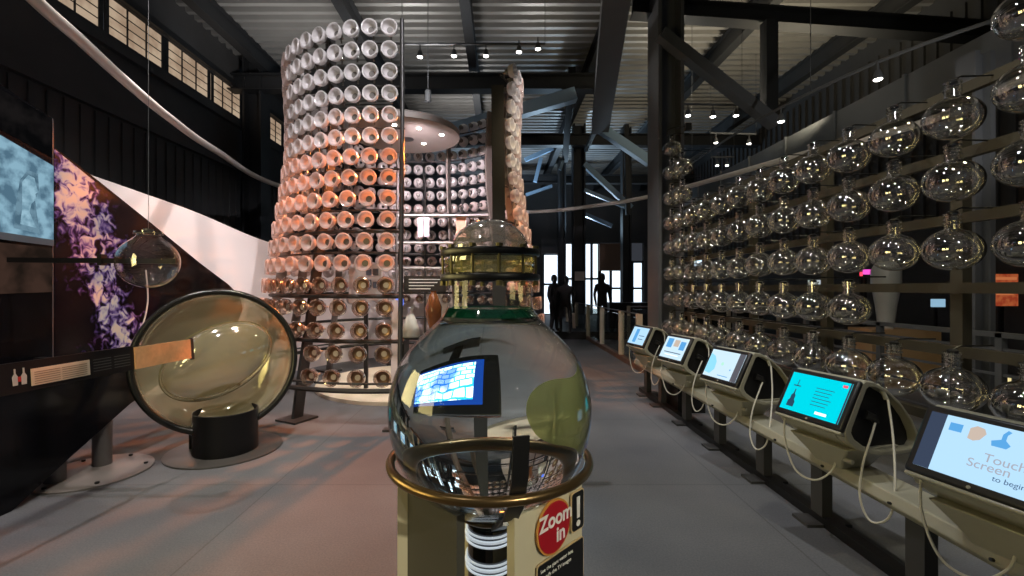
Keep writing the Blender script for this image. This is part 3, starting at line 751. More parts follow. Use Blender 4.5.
for i in range(6): tb_.prism([(rp(30), .040+i*.014), (rp(56), .040+i*.014), (rp(56), .044+i*.014), (rp(30), .044+i*.014)], fr+nv*.0045, rd, upv, .001).prism([(rp(58), .040+i*.014), (rp(83), .040+i*.014), (rp(83), .044+i*.014), (rp(58), .044+i*.014)], fr+nv*.0045, rd, upv, .001)
obj('text_lines', tb_, pm('brown print', (.22, .18, .12), .6), rl)
tb_ = MB()
for i in range(5): tb_.prism([(rp(90), .045+i*.02), (rp(108), .045+i*.02), (rp(108), .05+i*.02), (rp(90), .05+i*.02)], fr, rd, upv, .001).prism([(rp(111), .045+i*.02), (rp(127), .045+i*.02), (rp(127), .05+i*.02), (rp(111), .05+i*.02)], fr, rd, upv, .001)
obj('text_lines', tb_, pm('dark grey print', (.10, .10, .10), .6), rl)
tb_ = MB()
for px in (11, 20): tb_.prism([(rp(px-2.5), .05), (rp(px+2.5), .05), (rp(px+3), .10), (rp(px+.8), .12), (rp(px+.8), .15), (rp(px-.8), .15), (rp(px-.8), .12), (rp(px-3), .10)], fr, rd, upv, .002)
obj('flask_picture', tb_, pm('pale flask print', (.45, .5, .5), .5), rl)
tb_ = MB().prism([(rp(13.5), .07), (rp(17), .07), (rp(17), .10), (rp(13.5), .10)], fr, rd, upv, .003); obj('red_mark', tb_, pm('red print', (.4, .03, .03), .5), rl)
obj('bracket', MB().bar((-3.5, 2.6, 1.05), (-2.94, 2.6, 1.05), .05, .05), BLACKM, rl); obj('bracket', MB().bar((-3.5, 3.4, 1.05), (-2.87, 3.4, 1.05), .05, .05), BLACKM, rl)
# two posts on an oval plate
st = thing('panel_stand', 'two grey round posts on a bolted oval floor plate below panel', 'stand', (-3.5, 3.9, 0))
POST = pm('grey post', (.13, .12, .12), .4, .4); PLATE = pm('brushed floor plate', (.24, .22, .21), .4, .5)
obj('floor_plate', MB().lathe([(.42, 0), (.42, .012), (.41, .016), (0, .016)], 40, (-3.52, 3.9, 0)), PLATE, st)
for x, y, h_ in ((-3.58, 4.05, .44), (-3.66, 3.70, .24)):
    obj('post', MB().lathe([(.072, .016), (.072, h_), (0, h_)], 20, (x, y, 0)), POST, st)
for a in range(6):
    b = MB().lathe([(.016, .016), (.016, .03), (0, .033)], 8, (-3.52+.36*math.cos(a+.5), 3.9+.36*math.sin(a+.5), 0)); obj('bolt', b, BLACKM, st)
# small flask on a rod
bf = thing('hanging_flask', 'small clear round flask on a black rod before the purple mural', 'flask', (-2.50, 3.2, 1.785))
HG = thin_glass('clear hanging glass', (.97, .97, .97), 1.5, 2.0, .012)
Mr = Matrix.Rotation(math.radians(0), 3, 'Y')
prof = [(0, -.185)]+[(.19*math.sin(a), -.185*math.cos(a)) for a in [PI*i/16 for i in range(1, 14)]]+[(.075, .18), (.07, .20), (.085, .205), (.085, .215), (0, .218)]
obj('glass_body', MB().lathe(prof, 40), HG, bf, world=False)
obj('cap', MB().lathe([(.088, .195), (.088, .203)], 24).lathe([(.03, .215), (.03, .235), (0, .235)], 12), FRAME, bf, world=False)
obj('wire', MB().tube([(0, 0, .23), (0, 0, 2.3)], .002, 4), BOLT, bf, world=False)
tag(obj('rod', MB().bar((-3.5, 3.2, 1.8), (-2.30, 3.2, 1.79), .02, .035).box((-2.83, 3.2, 1.8), (.03, .05, .08)), BLACKM), 'flat black rod carrying the small round flask before the mural', 'rod')
# amber bowl on black stand
bs = thing('bowl_stand', 'black drum stand on a round floor plate carrying the amber bowl', 'stand', (-2.69, 4.42, 0))
obj('floor_plate', MB().lathe([(.51, 0), (.51, .014), (.50, .018), (0, .018)], 48, (-2.72, 4.46, 0)), pm('dark floor plate', (.10, .095, .09), .35, .5), bs)
obj('drum', MB().lathe([(.28, .018), (.28, .405), (.27, .41), (.265, .40), (.265, .05), (0, .05)], 40, (-2.69, 4.42, 0)), pm('black drum', (.006, .006, .007), .4, spec=.3), bs)
obj('bracket', MB().box((-3.0, 4.46, .14), (.10, .10, .24)), BLACKM, bs)
bc = Vector((-2.76, 4.42, .89)); nrm = (Vector((0, 0, 1.2))-bc); nrm.normalize(); nrm = Vector((nrm.x, nrm.y, nrm.z+.10)).normalized()
Mb = nrm.to_track_quat('Z', 'Y').to_matrix()
bowl = thing('glass_bowl', 'huge tilted amber glass dish with a black rim on black drum', 'bowl', bc)
R = .68
prof = [(R, .0)]+[(R*math.cos(a), -.30*math.sin(a)) for a in [PI/2*i/14 for i in range(1, 14)]]+[(0, -.30)]
obj('dish', MB().lathe(prof, 64, (0, 0, 0), Mb), AMBER, bowl, world=False)
Mf = Mb @ Matrix.Rotation(math.radians(28), 3, 'Z') @ Matrix.Rotation(math.radians(8), 3, 'X')
fold = MB().lathe([(.50*math.cos(a), .16*math.sin(a)) for a in [PI/2*i/10 for i in range(0, 10)]]+[(0, .16)], 56, (0, 0, 0), Mf, sy=.66)
obj('inner_lens', fold, AMBER, bowl, world=False)
obj('rim', MB().torus(R, .030, (0, 0, 0), 72, 10, Mb), pm('black rubber rim', (.012, .012, .01), .25), bowl, world=False)
fp = [Mf @ Vector((.50*math.cos(t), .33*math.sin(t), .0)) for t in [2*PI*i/48 for i in range(48)]]
obj('fold_line', MB().tube(fp, .006, 6, closed=True), pm('olive glass edge', (.16, .14, .06), .15), bowl, world=False)

# ================================================================== FLASK WALL
XF = 3.045
wf = thing('flask_frame', 'tall olive steel rack of rails and posts behind the hanging flasks', 'rack', (3.32, 6, 0))
for z in (.62, 1.14, 1.60, 2.10, 2.56, 3.02): obj('rail', MB().box((3.32, 5.0, z), (.05, 6.1, .075)), OLIVE, wf)
for y in (2.2, 3.30, 4.65, 6.0, 7.3, 7.98): obj('post', MB().box((3.38, y, 1.52), (.07, .09, 3.04)), OLIVE, wf)
def flask_proto(sc_=1.0, squash=.88):
    t = thing('glass_flask', 'x', 'flask')
    R = .160*sc_
    pr = [(0, -R*squash)]+[(R*math.sin(a), -R*squash*math.cos(a)) for a in [PI*i/18 for i in range(1, 17)]]
    pr = [p for p in pr if not (p[1] > 0 and p[0] < .05*sc_)]+[(.043*sc_, R*squash+.0), (.040*sc_, R*squash+.05), (.040*sc_, R*squash+.085), (.048*sc_, R*squash+.09), (.048*sc_, R*squash+.10), (.04*sc_, R*squash+.10)]
    obj('glass_body', MB().lathe(pr, 32), CLEAR, t, world=False)
    h = R*squash
    obj('neck_ring', MB().torus(.044*sc_, .006, (0, 0, h+.04), 20, 6).torus(.044*sc_, .005, (0, 0, h+.065), 20, 6), CLEAR, t, world=False)
    c = MB().lathe([(.030, h+.095), (.032, h+.112), (.02, h+.12), (0, h+.12)], 14); c.tube([(0, 0, h+.115), (.05, 0, h+.14), (.30, 0, h+.14)], .006, 6)
    obj('cap_hook', c, BLACKM, t, world=False)
    return t
FP = flask_proto(); BP = flask_proto(1.08, .86); firstF = firstB = True
rowz = {0: 1.58, 1: 1.15, 2: .72, 3: .265, 4: -.185, 5: -.68}
rown = {0: 'uppermost short', 1: 'top long', 2: 'second long', 3: 'third long', 4: 'fourth long', 5: 'bottom', -1: 'raised end'}
for k in range(13):
    Y = 1350*(.00191+.000333*k)
    for r in range(0, 6):
        if r == 0 and not (k == 0 or k >= 11): continue
        if r == 4 and k in (0, 1, 2): continue
        z = EYE+rowz[r]
        where = 'nearest the camera' if k == 0 else 'farthest from the camera' if k == 12 else f'{ORD[k]} from the near end'
        lb = f'clear round glass flask in the {rown[r]} row, {where}'
        jit = (random.random()-.5)*.02; rz = (random.random()-.5)*.2
        if r == 5:
            if firstB: BP.location = (XF, Y, z); BP['label'] = lb; BP['group'] = 'flasks in the bottom row'; firstB = False
            else: dup(BP, (XF, Y, z), rz, lb, 'flasks in the bottom row')
        else:
            g = 'hanging flasks on the rack'
            if firstF: FP.location = (XF, Y, z); FP['label'] = lb; FP['group'] = g; firstF = False
            else: dup(FP, (XF, Y, z+jit), rz, lb, g)
for k, z in ((12, 2.08), (12, 2.50), (11, 2.02)):
    Y = 1350*(.00191+.000333*k)
    if k == 11: z = EYE+2.02-.0
    else: z = EYE+z-.04
    nm = 'highest of all by the column' if z > 4 else 'second highest by the column' if k == 12 else 'right of the highest pair by the column'
    dup(FP, (XF, Y, z), 0, 'clear round glass flask ' + nm, 'hanging flasks on the rack')
tag(obj('hook_arm', MB().tube(spline([P(667, 136, 7.98), P(668, 130, 7.98), P(676, 127, 7.95), P(690, 126, 7.9)], 5), .01, 6).box(P(688, 127, 7.9), (.10, .08, .12)), FRAME), 'bent grey hook arm beside the column above highest flask', 'hook')

# ================================================================== KIOSKS
def kiosk(loc, rz, label, scr, first_icons):
    t = thing('touchscreen_kiosk', label, 'kiosk', loc, rz, 'touchscreen kiosks in a row')
    po = [(-.095, .765), (-.085, .80), (.035, 1.05), (.06, 1.065), (.12, 1.055), (.22, 1.005), (.32, .925), (.41, .82), (.465, .72), (.475, .66), (.445, .625), (.32, .62), (.15, .625), (.02, .66), (-.07, .72)]
    cx = sum(p[0] for p in po)/len(po); cz = sum(p[1] for p in po)/len(po)
    pi_ = [(cx+(x-cx)*.86+.014, cz+(z-cz)*.86) for x, z in po]
    b = MB().prism(po, (0, .225, 0), (1, 0, 0), (0, 0, 1), .39)      # u x v = -y
    b.ringprism(po, pi_, (0, -.165, 0), (1, 0, 0), (0, 0, 1), .06)
    obj('shell', b, CREAMP, t, world=False, bevel=.008)
    obj('side_recess', MB().prism(pi_, (0, -.166, 0), (1, 0, 0), (0, 0, 1), .004), PLASTB, t, world=False)
    # neck taper down to the rail
    nk = MB(); nvs = []
    for z, hw, x0, x1 in ((.66, .20, -.04, .36), (.56, .12, .02, .30), (.50, .09, .05, .27)):
        nvs += [(x0, -hw, z), (x1, -hw, z), (x1, hw, z), (x0, hw, z)]
    nfs = [(0, 1, 5, 4), (1, 2, 6, 5), (2, 3, 7, 6), (3, 0, 4, 7), (4, 5, 9, 8), (5, 6, 10, 9), (6, 7, 11, 10), (7, 4, 8, 11), (3, 2, 1, 0), (8, 9, 10, 11)]
    obj('neck', nk.add(nvs, nfs), CREAMP, t, world=False, bevel=.01)
    # tilted screen
    o = Vector((-.105, .0, .785)); upd = Vector((.14, 0, .27)).normalized(); rt = Vector((0, -1, 0)); nn = rt.cross(upd)
    def pl(nm, x0, x1, y0, y1, off, th_, m, par=t, rr=0, bev=0):
        po2 = [(x0, y0), (x1, y0), (x1, y1), (x0, y1)]
        return obj(nm, MB().prism(po2, o+nn*off, rt, upd, th_), m, par, world=False, bevel=bev)
    bz = pl('bezel', -.235, .225, -.01, .31, -.02, .035, PLASTB, bev=.012)
    pl('chin', -.232, .222, -.028, -.008, -.03, .04, CREAMP, bev=.008)
    side, main = scr['side'], scr['main']
    dsp = pl('display', -.205, .195, .025, .28, .0152, .002, main)
    if side is not None: pl('display_side', scr['sx'][0], scr['sx'][1], .025, .28, .0176, .001, side)
    for (nm, kind, a) in scr.get('items', []):
        if kind == 'poly': obj(nm, MB().prism(a[0], o+nn*.0190, rt, upd, .0006), a[1], t, world=False)
        else: text(nm, a[0], a[1], o+rt*a[2]+upd*a[3]+nn*.0195, rt, upd, a[4], t, world=False)
    obj('home_button', MB().lathe([(0, .002), (.007, .002), (.008, 0)], 12, o+nn*.015+upd*.006, nn.to_track_quat('Z', 'Y').to_matrix()), CREAMP, t, world=False)
    # hooks in the recess and cables
    obj('hook', MB().tube([(.22, -.165, 1.02), (.20, -.215, .99), (.21, -.225, .95)], .012, 8), CREAMP, t, world=False)
    obj('handset', MB().tube([(.10, -.185, .86), (.15, -.20, .84), (.17, -.2, .81)], [.028, .022, .018], 8), PLASTB, t, world=False)
    c1 = spline([(-.08, .19, .77), (-.085, .185, .60), (-.07, .12, .43), (-.03, .02, .40), (.02, -.05, .48), (.05, -.06, .58)], 8)
    obj('cable', MB().tube(c1, .006, 6), CORD, t, world=False)
    c2 = spline([(.16, -.205, .82), (.10, -.225, .74), (.03, -.23, .58), (.00, -.24, .40), (.00, -.30, .30), (.02, -.38, .36), (.06, -.38, .52), (.16, -.30, .74), (.21, -.235, .95)], 8)
    obj('cable', MB().tube(c2, .006, 6), CORD, t, world=False)
    obj('jack', MB().tube([(.02, -.13, .58), (.02, -.18, .58)], .014, 8), CREAMP, t, world=False)
    return t
CY = emis('cyan display', (.0, .62, .74), .95); CYW = emis('white display print', (.85, .95, 1), 1.1); NAVY = emis('dark display', (.05, .07, .12), .7)
PALE = emis('pale blue display', (.42, .66, .88), .95); PALE2 = emis('pale white display', (.56, .74, .86), .95); BLUEI = emis('blue icon', (.10, .36, .72), .9); TANI = emis('tan icon', (.55, .45, .38), .9)
TEXTG = emis('grey display text', (.42, .44, .50), .8); TEXTB = emis('dark display text', (.10, .18, .30), .7); REDI = emis('red icon', (.8, .1, .15), .9); DKI = emis('dark icon', (.03, .10, .18), .6)
def rect(x0, x1, y0, y1): return [(x0, y0), (x1, y0), (x1, y1), (x0, y1)]
def circ(cx, cy, rx, ry=None, n=18): return [(cx+rx*math.cos(2*PI*i/n), cy+(ry or rx)*math.sin(2*PI*i/n)) for i in range(n)]
s5 = dict(main=PALE, side=NAVY, sx=(-.205, -.145), items=[
    ('square_flask_icon', 'poly', (rect(-.125, -.080, .215, .25), BLUEI)), ('lamp_icon', 'poly', ([(-.055, .20), (-.035, .195), (-.015, .205), (.0, .235), (-.01, .255), (-.035, .26), (-.055, .245)], TANI)),
    ('flask_icon', 'poly', ([(.025, .195), (.07, .195), (.08, .21), (.062, .228), (.062, .25), (.072, .265), (.06, .27), (.048, .25), (.048, .228), (.02, .215)], BLUEI)),
    ('display_text', 'text', ('Touch', .05, .015, .125, TEXTG)), ('display_text', 'text', ('Screen', .05, -.03, .09, TEXTG)), ('display_text', 'text', ('to begin', .03, .06, .06, TEXTB))])
s4 = dict(main=CY, side=NAVY, sx=(.185, .195), items=[
    ('bottle_drawing', 'poly', ([(-.165, .05), (-.115, .05), (-.115, .085), (-.125, .10), (-.125, .125), (-.135, .14), (-.137, .17), (-.143, .17), (-.145, .14), (-.155, .125), (-.155, .10), (-.165, .085)], DKI)),
    ('drawing_top', 'poly', (rect(-.165, -.115, .19, .197), DKI)), ('drawing_top', 'poly', (rect(-.142, -.137, .19, .235), DKI)),
    ('red_button', 'poly', (rect(.145, .175, .245, .262), REDI)), ('title_bar', 'poly', (rect(.04, .115, .045, .062), CYW))] +
    [('text_line', 'poly', (rect(-.01, .11-.01*(i % 3), .205-.022*i, .209-.022*i), DKI)) for i in range(6)])
s3 = dict(main=PALE2, side=pm('grey display side', (.05, .05, .06), .4, 0, (.08, .09, .12), .6), sx=(.13, .195), items=[
    ('map_shape', 'poly', ([(-.20, .06), (-.13, .05), (-.09, .10), (-.10, .17), (-.14, .22), (-.20, .24)], emis('sky icon', (.25, .62, .80), 1))),
    ('dot_icon', 'poly', (circ(-.02, .16, .016), emis('green icon', (.4, .75, .6), 1))), ('dot_icon', 'poly', (circ(.09, .12, .007), BLUEI)), ('text_line', 'poly', (rect(-.03, .09, .05, .056), BLUEI))])
s2 = dict(main=PALE2, side=None, items=[('picture', 'poly', (rect(-.16, -.06, .15, .26), BLUEI)), ('picture', 'poly', (rect(-.03, .06, .17, .25), TANI)), ('picture', 'poly', (rect(.08, .17, .14, .24), BLUEI)),
    ('text_line', 'poly', (rect(-.15, .15, .09, .10), TEXTB)), ('text_line', 'poly', (rect(-.12, .12, .06, .07), CYW))])
s1 = dict(main=PALE, side=None, items=[('picture', 'poly', (rect(-.10, -.02, .05, .25), BLUEI)), ('text_line', 'poly', (rect(.02, .15, .15, .16), TEXTB)), ('text_line', 'poly', (rect(.02, .14, .10, .11), TEXTB))])
RZ = math.radians(13)
ksp = [((2.0, 1.84), s5, 'beige touchscreen kiosk nearest the camera, its screen reading Touch Screen'), ((2.0, 2.80), s4, 'beige touchscreen kiosk with a bright cyan screen, second from camera'),
       ((2.0, 3.93), s3, 'beige touchscreen kiosk with pale map-like screen, middle of the row'), ((2.0, 5.05), s2, 'beige touchscreen kiosk showing small pictures, next beyond the middle one'),
       ((2.0, 6.35), s1, 'farthest beige touchscreen kiosk, beside the tall steel column')]
for (x, y), s_, lb in ksp: kiosk((x, y, 0), RZ, lb, s_, None)
LEGM = pm('dark leg paint', (.045, .045, .046), .5)
br_ = thing('kiosk_rail', 'long beige support rail on dark legs running under all kiosks', 'rail', (2.2, 4.2, 0))
obj('beam', MB().prism([(2.12, .40), (2.28, .40), (2.32, .44), (2.30, .50), (2.10, .50), (2.08, .44)], (0, 7.0, 0), (1, 0, 0), (0, 0, 1), 5.9), CREAMP, br_, bevel=.008)
for y in (1.7, 2.35, 3.08, 3.75, 4.5, 5.3, 6.1, 6.7):
    obj('leg', MB().box((2.2, y, .2), (.07, .11, .40)).box((2.2, y, .01), (.30, .16, .02)), LEGM, br_)
for y in (1.9, 2.4, 2.9, 3.4, 4.4, 5.4): obj('screw', MB().tube([(2.085, y, .45), (2.07, y, .455)], .008, 6), BLACKM, br_)
tag(obj('cable_channel', MB().box((2.2, 4.2, .03), (.08, 5.6, .06)), BLACKM), 'low black cable channel on the floor under the kiosk rail', 'cable channel')
tag(obj('base_cabinet', MB().box((2.45, 6.0, .18), (.35, .5, .36)), BLACKM), 'black box cabinet on the floor under the farthest kiosks', 'cabinet')

# ================================================================== FENCE on the right of the aisle
struct('kerb', MB().box((2.72, 13.6, .05), (.10, 10.2, .10)), pm('brown kerb', (.16, .09, .06), .5))
fence = thing('glass_fence', 'low glass fence with pale posts along the aisle kerb', 'fence', (2.72, 12, 0))
PST = pm('pale post', (.50, .46, .36), .5)
ys = [8.8, 10.1, 12.0, 13.9, 16.0, 18.2]
for y in ys: obj('post', MB().box((2.72, y, .60), (.11, .08, .98)), PST, fence)
for a, b in zip(ys, ys[1:]): obj('glass_pane', MB().box((2.72, (a+b)/2, .58), (.012, b-a-.12, .86)), PANE, fence)
obj('top_rail', MB().box((2.72, (ys[0]+ys[-1])/2, 1.085), (.03, ys[-1]-ys[0], .02)), BOLT, fence)
f2 = thing('glass_barrier', 'second glass barrier with posts crossing beyond the aisle fence', 'fence', (5.2, 12.4, 0))
for x in (3.6, 5.0, 6.4, 7.8): obj('post', MB().box((x, 12.6, .55), (.08, .08, 1.1)), PST, f2)
for x in (4.3, 5.7, 7.1): obj('glass_pane', MB().box((x, 12.6, .55), (1.25, .012, .9)), PANE, f2)
obj('top_rail', MB().box((5.7, 12.6, 1.08), (4.3, .04, .03)), BOLT, f2)
# railing behind the flask wall
f3 = thing('steel_railing', 'grey steel railing with thin bars behind the flask rack', 'railing', (5.0, 6, 0))
for z in (.25, .5, .75, 1.0): obj('bar', MB().box((4.9, 6.2, z), (.03, 6.6, .025)), STEELG, f3)
obj('top_rail', MB().box((4.9, 6.2, 1.14), (.06, 6.6, .05)), STEELG, f3)
for y in (3.0, 4.4, 5.8, 7.2, 8.6, 9.4): obj('post', MB().box((4.9, y, .58), (.06, .06, 1.16)), STEELG, f3)
# background pieces beyond the flasks
tag(obj('vase', MB().lathe([(0, 0), (.10, 0), (.11, .05), (.14, .35), (.20, .75), (.20, .95), (.15, 1.05), (.12, 1.08)], 28, P(886, 328, 7.4)), pm('white ceramic', (.42, .43, .42), .4)),
    'tall white tapering vase shape seen behind the flask rack', 'vase')
tag(obj('counter', MB().box((P(893, 0, 7.4).x, 7.4, .47), (1.1, .5, .94)), pm('tan counter', (.42, .27, .14), .5)), 'tan lit counter under the tall white vase shape', 'counter')
op = thing('orange_poster', 'orange red lit poster on dark wall at far right', 'poster', P(1003, 305, 8.0))
a, b = P(989, 274, 8.0), P(1017, 306, 8.0)
obj('panel', MB().box(((a.x+b.x)/2, 8.0, (a.z+b.z)/2), (b.x-a.x, .04, a.z-b.z)), screen_mat('orange poster print', (.35, .05, .02), (.5, .12, .04), .55, 12), op)
for i, (w0, h0) in enumerate(((.42, .05), (.36, .05), (.30, .03))): obj('poster_lines', MB().box(((a.x+b.x)/2, 7.97, a.z-.08-.14*i), (w0, .01, h0)), emis('poster line', (.75, .22, .08), .5), op)
obj('post', MB().box(((a.x+b.x)/2, 8.03, b.z/2), (.06, .04, b.z)), BLACKM, op)
for (x, y, w_, h_, Z, c, s_, nm, lb) in ((867, 272, 6, 5, 8.0, (.9, .1, .6), .9, 'neon_sign', 'small pink neon sign behind the middle flasks'), (938, 303, 12, 8, 9.0, (.35, .6, .8), .6, 'video_monitor', 'small blue monitor glowing behind the rack post'),
                                       (996, 380, 26, 8, 6.4, (.9, .75, .35), .8, 'light_box', 'warm yellow low light box far right behind flasks'), (816, 283, 14, 6, 9.4, (.6, .68, .72), .6, 'light_box', 'pale grey light panel behind the middle flasks'),
                                       (698, 261, 7, 10, 16, (.6, .8, 1), 1.2, 'lit_doorway', 'small bright doorway far behind the left flasks'), (863, 274, 4, 4, 8.5, (1, .05, .1), 1.4, 'red_light', 'tiny red light beside the pink neon sign')):
    q = P(x, y, Z); o = obj(nm, MB().box(q, (w_*Z/F, .06, h_*Z/F)), emis(nm, c, s_)); tag(o, lb, nm.split('_')[-1])
    obj('post', MB().box((q.x, Z+.05, (q.z)/2), (.04, .04, q.z)), BLACKM, o, world=False)
# dark low counter and people beyond
tag(obj('dark_counter', MB().box((6.3, 15.6, .55), (5.2, .8, 1.1)), BLACKM), 'long dark counter beyond the aisle fence by far windows', 'counter')
walk = MB().box((2.2, 18.5, .12), (4.2, 9, .24)); struct('walkway', walk, STEEL)
COAT = pm('black coat', (.012, .012, .014), .8); SKIN = pm('skin', (.28, .17, .12), .5)
def person(loc, rz, label, h=1.76, wide=1.0, lean=0):
    t = thing('person', label, 'person', loc, rz, None)
    J = [(0, 0, .92), (0, 0, 1.15), (0, 0, 1.38), (0, 0, 1.50), (0, .01, 1.60), (0, .0, 1.72),
         (.10, 0, .88), (.12, .02, .48), (.12, 0, .06), (.12, -.12, .03), (-.10, 0, .88), (-.13, -.03, .48), (-.13, .03, .06), (-.13, -.09, .03),
         (.19, 0, 1.42), (.25, .02, 1.14), (.24, -.08, .90), (.24, -.11, .80), (-.19, 0, 1.42), (-.25, .02, 1.14), (-.24, -.06, .90), (-.24, -.09, .80)]
    R_ = [.15, .14, .16, .06, .085, .085, .10, .07, .05, .04, .10, .07, .05, .04, .075, .055, .042, .03, .075, .055, .042, .03]
    E = [(0, 1), (1, 2), (2, 3), (3, 4), (4, 5), (0, 6), (6, 7), (7, 8), (8, 9), (0, 10), (10, 11), (11, 12), (12, 13), (2, 14), (14, 15), (15, 16), (16, 17), (2, 18), (18, 19), (19, 20), (20, 21)]
    me = bpy.data.meshes.new('body'); me.from_pydata([(x*wide, y+lean*z, z*h/1.8) for x, y, z in J], E, []); me.materials.append(COAT)
    o = bpy.data.objects.new('body', me); COL.objects.link(o); o.parent = t
    sk = o.modifiers.new('skin', 'SKIN'); sk.use_smooth_shade = True; s2_ = o.modifiers.new('sub', 'SUBSURF'); s2_.levels = 1; s2_.render_levels = 2
    for i, d in enumerate(me.skin_vertices[0].data): d.radius = (R_[i]*wide, R_[i]*.8); d.use_root = (i == 0)
    obj('hair', MB().lathe([(.095, 1.60*h/1.8), (.10, 1.68*h/1.8), (.085, 1.76*h/1.8), (.04, 1.80*h/1.8), (0, 1.81*h/1.8)], 14, (0, .015, 0)), PLASTB, t, world=False)
    return t
person((3.18, 14.0, .24), .2, 'person standing in dark clothes before the far bright window', 1.82)
person((1.72, 14.2, .24), .9, 'person in dark coat left of the far columns, near tower', 1.78, 1.25)
person((1.98, 13.6, .24), -.5, 'person in dark clothes just right of the coat wearer', 1.72, 1.2)
nt_ = thing('notice', 'small white notice on a far dark column', 'notice', (2.9, 16.9, 1.9))
obj('sheet', MB().box((P(580, 0, 16.85).x, 16.94, EYE+(HY-276)*16.85/F), (.36, .04, .34)), WHITEP, nt_)
tag(obj('leaning_board', MB().bar(P(575, 339, 15.2), P(573, 313, 15.2), .1, .05, (0, 1, 0)), WHITEP), 'small white leaning board at the far end of the fence', 'board')

# ================================================================== CARBOY AND PEDESTAL
AX = Vector((-.025, 1.13, 0))
body = [(.0, 1.046), (.045, 1.046), (.085, 1.056), (.127, 1.080), (.168, 1.112), (.205, 1.155), (.236, 1.222), (.2475, 1.295), (.242, 1.355), (.222, 1.412), (.192, 1.456), (.156, 1.492), (.126, 1.520), (.108, 1.545), (.103, 1.565), (.103, 1.64)]
def smooth_prof(p, k=5):
    return [(max(0, v.x), v.z) for v in spline([(a, 0, b) for a, b in p], k)]
car = thing('water_carboy', 'giant clear glass bottle filled with water, domed lid, on wooden pedestal', 'bottle', AX+Vector((0, 0, 1.03)))
sp_ = smooth_prof(body)
shell = [(r+.0025 if r > 0 else 0, z-(.0025 if z < 1.2 else 0)) for r, z in sp_]
obj('glass_shell', MB().lathe(shell, 96, AX), SHELL, car)
WL = 1.548
wt = [p for p in sp_ if p[1] < WL]; rl_ = wt[-1][0]; wt += [(rl_-.001, WL), (rl_-.006, WL-.001), (0, WL-.001)]
obj('water', MB().lathe(wt, 128, AX), WATER, car)
obj('water_rim', MB().lathe([(.1055, 1.549), (.108, 1.545), (.1180, 1.5315), (.1195, 1.531), (.1095, 1.546), (.107, 1.551)], 64, AX), thin_glass('green glass band', (.25, .6, .45), 1.5, 2.0, .05, .5, (.008, .12, .07), .5), car)
# clamp assembly
for z0, z1 in ((1.618, 1.634), (1.678, 1.694)):
    obj('clamp_ring', MB().lathe([(.098, z0), (.122, z0), (.124, z0+.003), (.124, z1-.003), (.122, z1), (.098, z1), (.098, z0)], 64, AX), PLASTB, car)
obj('gasket_band', MB().lathe([(.100, 1.634), (.112, 1.637), (.114, 1.648), (.110, 1.655), (.114, 1.662), (.112, 1.675), (.100, 1.678)], 64, AX), thin_glass('yellow acrylic band', (.92, .90, .62), 1.5, 3.0, .05, .30, (.75, .70, .30), .4), car)
for i in range(12):
    a = 2*PI*i/12+.2; c = AX+Vector((.118*math.cos(a), .118*math.sin(a), 0))
    obj('clamp_bolt', MB().lathe([(.007, 1.606), (.007, 1.617), (.0032, 1.618), (.0032, 1.694), (.008, 1.695), (.008, 1.702), (0, 1.703)], 8, c), pm('brass bolt', (.22, .19, .09), .3, .8) if i == 0 else bpy.data.materials['brass bolt'], car)
obj('lid_dome', MB().lathe([(.096, 1.694)]+[(.096*math.cos(a), 1.694+.078*math.sin(a)) for a in [PI/2*i/12 for i in range(1, 12)]]+[(0, 1.772)], 56, AX), DOMEG, car)
# pedestal
ped = thing('pedestal', 'pale wooden pedestal with bronze ring under the giant water bottle', 'pedestal', (AX.x, AX.y, 0))
ZT = 1.115
def board(a, b, m, nm, z0=0, z1=ZT, t=.022, notch=True):
    a = Vector((*a, 0)); b = Vector((*b, 0)); d = (b-a); Lb = d.length; d.normalize(); n_ = d.cross(Vector((0, 0, 1)))
    return obj(nm, MB().prism([(0, z0), (Lb, z0), (Lb, z1), (Lb-.03, z1), (0+.0, z1)], a, d, (0, 0, 1), -t), m, ped)
board((.0305, .946), (.204, 1.12), WOOD, 'side_board')
board((-.225, 1.095), (-.092, .955), SHADEPAN, 'side_board')
obj('corner_batten', MB().prism([(0, 0), (.026, 0), (.026, ZT), (0, ZT+.012)], (-.249, 1.10, 0), (1, 0, 0), (0, 0, 1), .0).box((-.2365, 1.105, ZT/2), (.026, .02, ZT)), WOOD, ped)
board((.204, 1.14), (-.23, 1.36), WOOD, 'back_board')
obj('support_ring', MB().torus(.2435, .011, AX+Vector((0, 0, 1.178)), 80, 12), BRONZE, ped)
obj('lower_ring', MB().torus(.074, .007, AX+Vector((0, 0, 1.043)), 48, 10), BRONZE, ped)
for i, a in enumerate((-75, 45, 165)):
    a = math.radians(a); d = Vector((math.cos(a), math.sin(a), 0)); pts = []
    tan = Vector((-d.y, d.x, 0)); b = MB(); vs = []
    pr = [(.134, 1.075), (.178, 1.108), (.215, 1.150), (.2455, 1.222), (.2545, 1.31)]
    for r, z in pr:
        for dr in (0, .006):
            for s_ in (-1, 1): vs.append(AX+d*(r+dr)+tan*(s_*.017)+Vector((0, 0, z)))
    fs = []
    for k in range(4):
        A = k*4
        for p, q in ((0, 1), (1, 3), (3, 2), (2, 0)): fs.append((A+p, A+q, A+4+q, A+4+p))
    fs += [(0, 2, 3, 1), (16, 17, 19, 18)]
    obj('strap', b.add(vs, fs), PLASTB, ped)
    obj('ring_arm', MB().bar(AX+d*.175+Vector((0, 0, 1.10)), AX+d*.072+Vector((0, 0, 1.035)), .03, .012), BLACKM, ped)
colm = thing('inner_cylinder', 'shiny steel cylinder between the pedestal boards under the bottle', 'cylinder', (AX.x, AX.y, 0))
obj('tube', MB().lathe([(.056, .0), (.056, 1.015), (.05, 1.02), (0, 1.02)], 48, AX), pm('dark mirror', (.10, .10, .105), .08, 1), colm)
